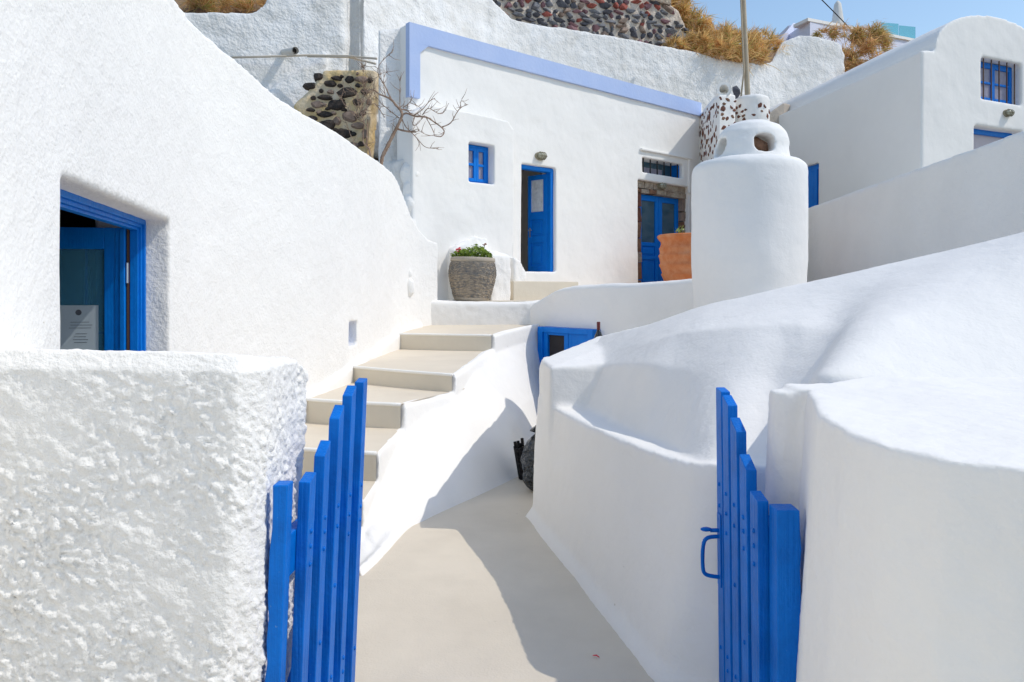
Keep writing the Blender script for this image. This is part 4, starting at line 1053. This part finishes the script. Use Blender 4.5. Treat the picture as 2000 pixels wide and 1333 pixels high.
for (x, y, Y, rd, n) in ((1318, 12, 22.2, .38, 420), (1345, 28, 22.2, .38, 460), (1335, 50, 22.2, .3, 300), (1365, 52, 22.0, .35, 420), (1330, -8, 22.4, .35, 300),
                      (1390, 72, 21.9, .38, 480), (1420, 66, 22.1, .36, 420), (1405, 88, 21.6, .38, 480), (1440, 78, 22.2, .38, 460), (1440, 100, 21.8, .36, 480), (1470, 80, 22.5, .36, 420), (1478, 102, 22.2, .36, 480),
                      (1500, 80, 22.9, .32, 340), (1512, 96, 22.8, .26, 240), (1360, 88, 21.4, .34, 420), (1330, 90, 21.2, .22, 200), (1412, 106, 21.4, .28, 260), (1455, 118, 21.9, .28, 260), (1490, 118, 22.2, .2, 160), (1375, 100, 21.3, .26, 240), (1308, 84, 21.0, .15, 110)):
    B1.append((x, y, Y, rd, n, .4))
brush('dry_grass', B1, 4, 'thick golden dry scrub spilling over the top of the retaining wall', None, 'stuff', mix=(.62, .20, .18))
B2 = []
for (x, y, Y, rd, n) in ((1610, 62, 24.2, .25, 160), (1640, 66, 24.3, .3, 260), (1668, 72, 24.4, .36, 380), (1690, 72, 24.4, .4, 460), (1718, 66, 24.5, .34, 360), (1720, 88, 24.3, .36, 420), (1690, 100, 24.1, .4, 480),
                      (1665, 106, 23.9, .36, 420), (1700, 124, 23.9, .36, 420), (1668, 134, 23.7, .36, 420), (1680, 152, 23.5, .3, 320), (1650, 158, 23.4, .28, 280), (1640, 178, 23.3, .25, 220), (1660, 172, 23.4, .2, 160), (1622, 192, 23.2, .16, 100), (1735, 110, 24.3, .2, 140)):
    B2.append((x, y, Y, rd, n, .8))
b_ = brush('dry_bush', B2, 8, 'straggly rust brown dry bush hanging between the retaining wall and the vaulted house', 'bush', mats=('rust', 'gold', 'olive'), mix=(.50, .24, .26))
B3 = [(x, y, Y, .2, 110, .4) for x, y, Y in ((375, 2, 14), (395, 6, 14), (415, 10, 14.0), (430, 12, 14.1), (455, 16, 14.1), (478, 16, 14.2), (500, 8, 14.2), (388, -8, 14.2), (410, -4, 14.3))]
brush('bank_grass', B3, 12, 'dry tufts on the brown bank above the courtyard wall', None, 'stuff', mats=('gold', 'rust', 'olive'), mix=(.35, .4, .25), wid=.006)

# bare tree
tree = thing('bare_tree', 'leafless crooked small tree leaning right against the white house corner', 'tree', P(745, 325, 10.85))
def TZ(x, y): return 540 + x / 5.263, 100 + y / 5.263
rt = random.Random(31)
def branch_pts(pts, Y0, dY):
    out = []; n = len(pts)
    for i, (x, y) in enumerate(pts):
        px, py = TZ(x, y); out.append(P(px, py, Y0 + dY * i / max(1, n - 1) + rt.uniform(-.03, .03)))
    return out
def smooth_pts(p, k=4):
    o_ = []; n = len(p)
    for i in range(n - 1):
        a, b, c, d = p[max(i - 1, 0)], p[i], p[i + 1], p[min(i + 2, n - 1)]
        for q in range(k):
            t = q / k; o_.append(0.5 * ((2 * b) + (c - a) * t + (2 * a - 5 * b + 4 * c - d) * t * t + (3 * b - a - 3 * c + d) * t ** 3))
    o_.append(p[-1]); return o_
def limb(pts, r0, r1, Y0=11.3, dY=0.0, name='branch', twigs=0):
    p = smooth_pts(branch_pts(pts, Y0, dY)); n = len(p)
    mb = MB(); mb.tube(p, [(r0 + (r1 - r0) * i / (n - 1)) * .8 * (1 + .12 * math.sin(i * 2.3)) for i in range(n)], 7)
    for k in range(twigs):
        i = rt.randrange(1, n); d = (p[i] - p[i - 1]).normalized()
        s_ = Vector((rt.uniform(-1, 1), rt.uniform(-1, 1), rt.uniform(-.6, 1))).normalized(); q = (d * .6 + s_).normalized()
        L = rt.uniform(.04, .22); e = p[i] + q * L * .5 + Vector((0, 0, rt.uniform(-.01, .02))); e2 = e + (q + Vector((rt.uniform(-.5, .5), rt.uniform(-.5, .5), rt.uniform(-.2, .6)))).normalized() * L * .5
        mb.tube([p[i], e, e2], [.005, .0035, .002], 5)
    return mb.build(name, M['bark'], tree, smooth=True)
limb([(1075, 1190), (1085, 1100), (1130, 1000), (1200, 860), (1260, 740), (1290, 660), (1275, 610), (1230, 560), (1180, 500), (1120, 470), (1050, 440), (1010, 400)], .038, .012, 10.85, .1, 'trunk', 14)
BR = [([(1290, 660), (1340, 640), (1420, 670), (1540, 680), (1620, 730), (1690, 780), (1725, 830), (1690, 880), (1620, 870)], .018, .008, -.25, 10),
      ([(1695, 785), (1790, 740), (1850, 640), (1900, 580), (1970, 550)], .012, .005, -.05, 10), ([(1900, 580), (1890, 540), (1905, 495)], .006, .003, 0, 2),
      ([(1275, 600), (1340, 610), (1410, 660), (1500, 600), (1570, 520), (1630, 485)], .014, .005, -.15, 12), ([(1500, 660), (1560, 590), (1660, 640), (1720, 630), (1770, 535)], .009, .004, -.1, 10),
      ([(1240, 800), (1310, 820), (1380, 830), (1435, 832)], .018, .015, -.1, 6), ([(1290, 700), (1330, 780), (1420, 870), (1520, 980), (1600, 1000), (1665, 1002)], .010, .004, -.2, 10),
      ([(1230, 570), (1170, 480), (1110, 350), (1050, 250), (1050, 160), (1110, 80), (1190, 15)], .014, .004, .2, 16), ([(1260, 690), (1160, 610), (1080, 540), (1010, 450)], .010, .005, .1, 10),
      ([(1270, 600), (1268, 480), (1270, 380), (1268, 260)], .009, .003, .05, 10), ([(1300, 580), (1370, 530), (1390, 460)], .008, .004, 0, 6), ([(1370, 530), (1460, 570), (1500, 610)], .007, .004, -.05, 4),
      ([(1420, 680), (1400, 760), (1450, 750), (1520, 660)], .008, .004, -.1, 6), ([(1540, 690), (1580, 760), (1620, 860), (1540, 860), (1450, 810)], .008, .004, -.1, 8),
      ([(1010, 410), (960, 400), (900, 420)], .009, .004, .2, 6), ([(1120, 470), (1100, 300), (1130, 220)], .008, .003, .1, 8), ([(1010, 540), (1060, 600), (1110, 685)], .010, .006, .1, 6), ([(1010, 540), (950, 560), (920, 610)], .008, .004, .2, 5)]
for (pts, r0, r1, dY, tw_) in BR: limb(pts, r0, r1, 10.92, dY * .6, 'branch', tw_)
tree2 = thing('bare_shrub', 'leafless reddish twiggy shrub in front of the lava stone patch', 'shrub', P(720, 305, 11.2))
def limb2(pts, r0, r1, tw_): 
    global tree
    keep = tree; tree = tree2; o = limb(pts, r0, r1, 11.2, .2, 'stem', tw_); tree = keep
limb2([(970, 1100), (950, 1000), (930, 980), (930, 870), (940, 700)], .022, .012, 6)
limb2([(945, 1000), (895, 940), (890, 830), (905, 740), (860, 720)], .016, .006, 8)
limb2([(900, 740), (880, 600), (900, 430), (890, 300), (895, 150)], .011, .003, 34)
limb2([(870, 720), (830, 620), (850, 500), (790, 420)], .009, .003, 26)
limb2([(860, 720), (760, 620), (670, 500), (690, 400)], .009, .003, 14)
limb2([(810, 990), (760, 860), (720, 740)], .009, .003, 8)
limb2([(900, 650), (950, 500), (1000, 380), (960, 280)], .009, .003, 26)
limb2([(880, 690), (860, 560), (930, 460), (910, 350)], .009, .003, 30)

# ================================================================== FAR BUILDING
fb = thing('far_house', 'pale lavender white house with flat roof terrace on the skyline', 'house', P(1650, 110, 33))
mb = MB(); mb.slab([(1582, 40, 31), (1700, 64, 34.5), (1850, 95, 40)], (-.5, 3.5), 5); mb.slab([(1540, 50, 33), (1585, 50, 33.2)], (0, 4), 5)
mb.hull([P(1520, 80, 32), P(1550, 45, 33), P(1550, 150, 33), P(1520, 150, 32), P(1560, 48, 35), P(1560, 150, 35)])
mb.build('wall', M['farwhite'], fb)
mb = MB(); mb.slab([(1578, 35, 30.85), (1702, 59, 34.35), (1852, 89, 39.85)], (-.4, .7), 11.8)
A = [P(1578, 35, 30.85), P(1702, 59, 34.35), P(1852, 89, 39.85)]; mb = MB()
for a, b in zip(A, A[1:]): mb.prism([a, b, b + Vector((-.3, .8, 0)), a + Vector((-.3, .8, 0))], [a + Vector((0, 0, -.13)), b + Vector((0, 0, -.13)), b + Vector((-.3, .8, -.13)), a + Vector((-.3, .8, -.13))])
mb.build('coping', M['facade'], fb)
um = P(1636, 62, 34.5)
pa = thing('closed_parasol', 'folded cream parasol standing on the far roof terrace', 'parasol', um)
mb = MB(); hz = P(1636, 2, 34.5).z - um.z
mb.lathe(um, [(.24, .10), (.27, .2), (.25, .5), (.20, .9), (.15, hz - .15), (.05, hz - .02), (.02, hz)], 16, wob=lambda t, z: .10 * math.sin(6 * t)); mb.build('canopy', M['canvas'], pa, smooth=True)
mb = MB(); mb.tube([um + Vector((0, 0, -1.2)), um + Vector((0, 0, .2))], .04, 8); mb.build('pole', M['pvc'], pa)
gb = thing('glass_balustrade', 'teal tinted glass balustrade on the far roof beside the bush', 'balustrade', P(1755, 74, 37))
for (x0, x1, y0, Y0, Y1) in ((1722, 1755, 44, 36, 37), (1757, 1788, 50, 37.1, 38)):
    mb = MB(); a, b = P(x0, y0, Y0), P(x1, y0 + 3, Y1); mb.prism([a, b, b + Vector((-.01, .03, 0)), a + Vector((-.01, .03, 0))], [p + Vector((0, 0, -1.0)) for p in (a, b, b + Vector((-.01, .03, 0)), a + Vector((-.01, .03, 0)))]); mb.build('glass_panel', M['teal'], gb)
mb = MB(); mb.tube([P(1560, -44, 28), P(1605, 0, 28), P(1632, 27, 28.2), P(1664, 60, 28.5)], .02, 6); tag(mb.build('power_cable', M['bar'], smooth=True), 'thin black cable slanting across the sky to the far roof', 'cable')
mb = MB(); mb.hull([P(1478, 238, 19.0), P(1531, 201, 19.2), P(1575, 214, 20.0), P(1590, 222, 20.3), P(1590, 330, 20.3), P(1531, 330, 19.2), P(1478, 330, 19.0), P(1520, 212, 20.6), P(1520, 330, 20.6)])
tag(mb.build('roof_block', M['tanplaster'], bevel=.03), 'small tan plaster roof block behind the drum chimney, against the vaulted house', 'roof')

# ================================================================== POTS
pot = thing('stone_planter', 'round bellied planter clad in grey and tan slate chips by the house wall', 'planter', (-.62, 11.42, 1.417))
pc_ = Vector((-.62, 11.42, 1.417)); PH = .655
prof = [(.255, 0), (.27, .02), (.30, .12), (.335, .26), (.358, .38), (.358, .46), (.34, .56), (.325, .60)]
mb = MB(); mb.lathe(pc_, prof, 40); mb.build('body', M['potc'], pot, smooth=True)
def prof_r(z):
    for (r0, z0_), (r1, z1_) in zip(prof, prof[1:]):
        if z <= z1_: return r0 + (r1 - r0) * (z - z0_) / (z1_ - z0_)
    return prof[-1][0]
mb = MB(); rp = random.Random(9)
z = .045
while z < .575:
    rr = prof_r(z); t = rp.uniform(0, .2); end = t + 2 * math.pi
    while t < end:
        L = rp.uniform(.02, .06); hgt = rp.uniform(.005, .011); w_ = rp.uniform(.006, .018); tm = t + L / 2 / rr
        rd = Vector((math.cos(tm), math.sin(tm), 0)); tg = Vector((-rd.y, rd.x, rp.uniform(-.12, .12))); c = pc_ + rd * (rr - .004) + Vector((0, 0, z + rp.uniform(-.003, .003)))
        u = Vector((0, 0, 1)); hl = L / 2 * .94
        mb.box8([c - tg * hl - u * hgt / 2 + rd * w_, c + tg * hl - u * hgt / 2 + rd * w_, c + tg * hl - u * hgt / 2, c - tg * hl - u * hgt / 2,
                 c - tg * hl + u * hgt / 2 + rd * w_, c + tg * hl + u * hgt / 2 + rd * w_ * .8, c + tg * hl + u * hgt / 2, c - tg * hl + u * hgt / 2], 0 if rp.random() < (.45 + .4 * (z > .38)) else 1)
        t += L / rr
    z += rp.uniform(.010, .013)
mb.build('slate_chips', [M['slate'], M['slate2']], pot, kind='stuff')
mb = MB(); mb.lathe(pc_, [(.33, .585), (.345, .60), (.342, .645), (.33, .655), (.30, .652), (.29, .60)], 40); mb.build('rim', M['potc'], pot, smooth=True)
mb = MB(); mb.lathe(pc_, [(.29, .60), (.29, .615)], 30); mb.build('soil', M['soil'], pot)
pot.rotation_euler = (0, R(1.6), 0)
ger = thing('geranium', 'red flowering green geranium growing in the stone planter', 'plant', pc_ + Vector((0, 0, .62)))
mb = MB(); rg = random.Random(4)
for k in range(520):
    t = rg.uniform(0, 2 * math.pi); q = rg.random() ** .5; x = math.cos(t) * q * .32; y = math.sin(t) * q * .26
    hh = .07 + .13 * math.exp(-((x - .09) ** 2) / .02) + .05 * math.exp(-((x + .12) ** 2) / .02); z = rg.uniform(.0, 1) * hh + .02
    c = pc_ + Vector((x, y, .62 + z)); nrm = Vector((rg.gauss(0, .6), rg.gauss(-.4, .6), 1)).normalized(); a = nrm.orthogonal().normalized(); b = nrm.cross(a); L = rg.uniform(.016, .034)
    ring_ = [c + (a * math.cos(m_ * math.pi / 4) + b * math.sin(m_ * math.pi / 4)) * L * (1 if m_ % 2 else .82) for m_ in range(8)]
    mb.add(ring_ + [c - nrm * L * .25], [(m_, (m_ + 1) % 8, 8) for m_ in range(8)])
o = mb.build('foliage', M['leaf'], ger, kind='stuff')
def blossom(c, n, m_, r0, sp):
    mb = MB()
    for k in range(n):
        d = Vector((rg.gauss(0, 1), rg.gauss(0, 1), rg.gauss(0, .8))).normalized() * sp; mb.ico(c + d, r0, 1, (1, 1, .6))
    mb.build('flower', m_, ger)
blossom(pc_ + Vector((-.19, -.16, .775)), 16, M['petal'], .017, .032)
blossom(pc_ + Vector((.20, -.05, .86)), 8, M['bud'], .014, .024)
mb = MB()
for (a, b) in ((Vector((-.2, -.1, .64)), Vector((-.19, -.16, .77))), (Vector((.17, -.03, .65)), Vector((.2, -.05, .85)))): mb.tube([pc_ + a, pc_ + b], .005, 6)
mb.build('stem', M['leaf'], ger)

tc = P(1347, 500, 14.2); tc = Vector((tc.x, tc.y, 1.53))
tp = thing('terracotta_pot', 'big ribbed terracotta pot in front of the blue double door', 'pot', tc)
mb = MB(); hz = EYE + (HY - 455) / F * 13.65 - 1.53
mb.lathe(tc, [(.40, 0), (.43, .06), (.50, hz * .24), (.53, hz * .30), (.535, hz * .32), (.518, hz * .345), (.55, hz * .43), (.575, hz * .47), (.57, hz * .49), (.552, hz * .51), (.572, hz * .60), (.588, hz * .635), (.582, hz * .655), (.562, hz * .67), (.566, hz * .74), (.578, hz * .765), (.560, hz * .79), (.540, hz * .84), (.545, hz * .88), (.592, hz * .93), (.612, hz * .96), (.608, hz * .985), (.585, hz), (.53, hz), (.50, hz * .9)], 48)
mb.build('body', M['terra'], tp, smooth=True)
mb = MB(); mb.lathe(tc, [(.5, hz * .88), (.5, hz * .9)], 30); mb.build('soil', M['soil'], tp)
spg = thing('sprig', 'small pale green sprig growing in the terracotta pot', 'plant', tc + Vector((-.13, -.1, hz * .9)))
mb = MB(); rg = random.Random(14)
base = P(1326, 456, 13.9)
mb.tube([base + Vector((0, 0, -.2)), base + Vector((0, 0, .05))], .012, 6)
for k in range(26):
    c = base + Vector((rg.gauss(0, .05), rg.gauss(0, .04), rg.uniform(.0, .14))); nrm = Vector((rg.gauss(0, 1), rg.gauss(-.5, .7), .6)).normalized(); a = nrm.orthogonal().normalized(); b = nrm.cross(a); L = rg.uniform(.025, .045)
    mb.add([c - a * L, c + b * L * .5, c + a * L, c - b * L * .5], [(0, 1, 2, 3)])
mb.build('foliage', mat('sprig_leaf', (.26, .33, .07), .5), spg)

# ================================================================== GATES
def gate(xb, lean, side_, slats, label, group):
    """side_ = +1: face toward +X (left gate). slats: (Y near, z top far edge, drop, dx)"""
    g = thing('gate', label, 'gate', (xb, 2.13, 0), group)
    def bx(mb, x0, x1, y0, y1, z0, z1, zn=None):
        zn = z1 if zn is None else zn
        a, b = min(x0, x1), max(x0, x1)
        mb.box8([(a, y0, z0), (b, y0, z0), (b, y1, z0), (a, y1, z0), (a, y0, zn), (b, y0, zn), (b, y1, z1), (a, y1, z1)])
    rv = []
    for i, (y0, zt_, drop, dx) in enumerate(slats):
        mb = MB(); x = xb + dx
        bx(mb, x - .017, x + .017, y0, y0 + .072, .05, zt_, zt_ - drop)
        s_ = mb.build('slat', M['bluegate'], g, bevel=.003)
        f = i / 4
        zz = [.83, .785, .73] if i < 2 else [.83, .76]
        zz += [.30 + .52 * f - (.1 if i == 0 else 0), .20, .25]
        if i == 4: zz = [.83, .75, .70, .22]
        for q in zz:
            mb = MB(); mb.ico((x + side_ * .018, y0 + .036, q), .0085, 1, (.7, 1, 1)); mb.build('rivet', M['bluegate'], s_, smooth=True)
    dx0, dx1 = slats[0][3], slats[-1][3]
    for (z0, z1) in ((.72, .845), (.17, .28)):
        mb = MB(); xo = xb - side_ * .036; ya, yb_ = 2.13, slats[-1][0] + .075
        k = (dx1 - dx0) / (slats[-1][0] - slats[0][0]); e = dx0 + k * (ya - slats[0][0]); e2 = dx1 + k * .07
        w_ = .018
        mb.box8([(xo + e - w_, ya, z0), (xo + e + w_, ya, z0), (xo + e2 + w_, yb_, z0), (xo + e2 - w_, yb_, z0), (xo + e - w_, ya, z1), (xo + e + w_, ya, z1), (xo + e2 + w_, yb_, z1), (xo + e2 - w_, yb_, z1)])
        mb.build('rail', M['bluegate'], g, bevel=.003)
    mb = MB(); xo = xb - side_ * .034
    a, b = Vector((xo + dx0, slats[0][0] + .03, .28)), Vector((xo + dx1, slats[-1][0] + .05, .72)); u = Vector((0, -.03, .04))
    mb.box8([a - u + Vector((-.014, 0, 0)), a - u + Vector((.014, 0, 0)), b - u + Vector((.014, 0, 0)), b - u + Vector((-.014, 0, 0)), a + u + Vector((-.014, 0, 0)), a + u + Vector((.014, 0, 0)), b + u + Vector((.014, 0, 0)), b + u + Vector((-.014, 0, 0))])
    mb.build('brace', M['bluegate'], g, bevel=.003)
    return g
gl = gate(-.652, R(2.4), 1, [(2.20, 1.0, .014, -.005), (2.335, 1.07, .036, 0.003), (2.47, 1.165, .036, .013), (2.605, 1.215, .028, .024), (2.74, 1.226, .008, .037)], 'left blue picket gate leaf swung open against the knobbly wall', 'pair of blue picket gate leaves')
gl.rotation_euler = (0, R(2.4), 0)
gr = gate(.762, 0, -1, [(2.20, .942, .014, -.008), (2.335, 1.024, .036, .002), (2.47, 1.12, .036, .013), (2.605, 1.178, .028, .025), (2.74, 1.188, .008, .039)], 'right blue picket gate leaf with loop handle, swung open in the shade', 'pair of blue picket gate leaves')
gr.rotation_euler = (0, R(-.6), 0)
hx = .762 + .039 - .018
hy = 2.775
mb = MB(); mb.tube(smooth_pts([Vector((hx + .005, hy, .635)), Vector((hx - .045, hy, .63)), Vector((hx - .062, hy, .60)), Vector((hx - .064, hy, .52)), Vector((hx - .05, hy, .492)), Vector((hx + .005, hy, .482))], 4), .0075, 8)
mb.build('handle', M['bluegate'], gr, smooth=True)
mb = MB(); mb.tube([Vector((hx + .01, hy, .658)), Vector((hx - .035, hy, .658))], .0075, 8); mb.ico((hx - .05, hy, .662), .016, 2, (1.4, 1, .5)); mb.build('latch', M['bluegate'], gr, smooth=True)
mb = MB(); mb.box(hx - .004, hx + .001, hy - .022, hy + .022, .45, .72); mb.build('lock_plate', M['bluegate'], gr, bevel=.002)
def post(x0, x1, y0, y1, zt_, lean, label):
    t = thing('gate_post', label, 'gate post', ((x0 + x1) / 2, (y0 + y1) / 2, 0), 'blue gate posts')
    mb = MB(); n = 16; cols = []
    rr = random.Random(int(abs(x0) * 1000))
    for k in range(n + 1):
        z = zt_ * k / n; e = lean * (z / zt_ - 1); j = rr.uniform(-.004, .004)
        if x0 < 0: cols.append([(x0 + e + j, y0, z), (x1 + e, y0, z), (x1 + e, y1, z), (x0 + e, y1, z)])
        else: cols.append([(x0 + e, y0, z), (x1 + e + j, y0, z), (x1 + e, y1, z), (x0 + e, y1, z)])
    mb.loft(cols, 1); mb.build('post', M['bluegate'], t, bevel=.004)
    return t
post(-.674, -.631, 2.09, 2.145, 1.005, .04, 'left blue gate post half buried in the knobbly white wall')
post(.757, .824, 2.12, 2.19, .925, -.003, 'right blue gate post set against the rounded wall in the shade')

# ================================================================== SMALL THINGS ON THE PATH
bg_ = thing('garbage_bag', 'shiny black plastic rubbish bag leaning at the wall end', 'bag', (.215, 6.28, -.138))
mb = MB(); c = Vector((.215, 6.28, .09)); mb.ico(c, 1, 4, (.125, .14, .25))
o = mb.build('bag', M['bag'], bg_, smooth=True)
for v in o.data.vertices:
    w0 = v.co; d = noise.noise(w0 * 9) * .035 + abs(noise.noise(w0 * 17)) * .03
    v.co += Vector((w0.x, w0.y, 0)).normalized() * d if Vector((w0.x, w0.y, 0)).length > 1e-4 else Vector()
    v.co.z = max(v.co.z, .002)
mb = MB(); mb.tube([c + Vector((-.01, -.02, .22)), c + Vector((0, 0, .27)), c + Vector((-.03, 0, .31))], [.05, .02, .045], 9); mb.build('knot', M['bag'], bg_, smooth=True)
bc = thing('burnt_basket', 'charred black broken basket standing behind the rubbish bag', 'basket', (.165, 6.8, -.168))
r3 = random.Random(8)
for k in range(5):
    mb = MB(); zz = -.12 + .055 * k; rr = .085 + .012 * k
    mb.tube([Vector((.165 + rr * math.cos(t), 6.80 + rr * .8 * math.sin(t), zz + r3.uniform(-.01, .01))) for t in [R(36 * q) for q in range(11)]], .017, 6); mb.build('hoop', M['blackthing'], bc)
for k in range(22):
    t = R(16.4 * k + r3.uniform(-9, 9)); h_ = r3.uniform(.27, .36); mb = MB()
    mb.tube([(.165 + .085 * math.cos(t), 6.80 + .068 * math.sin(t), -.16), (.165 + .14 * math.cos(t), 6.80 + .11 * math.sin(t), h_ - .16)], [.02, .014], 6); mb.build('stave', M['blackthing'], bc)
mb = MB(); q = P(1165, 1286, 3.14); mb.tube([Vector((q.x - .014, q.y + .012, .006)), Vector((q.x, q.y, .012)), Vector((q.x + .012, q.y - .006, .006))], [.002, .0035, .0015], 6)
tag(mb.build('fallen_petal', M['petal'], smooth=True), 'tiny curled red petal lying on the shaded path', 'petal')
for i, (px, py) in enumerate(((738, 697), (790, 693), (720, 700), (862, 646))):
    pass
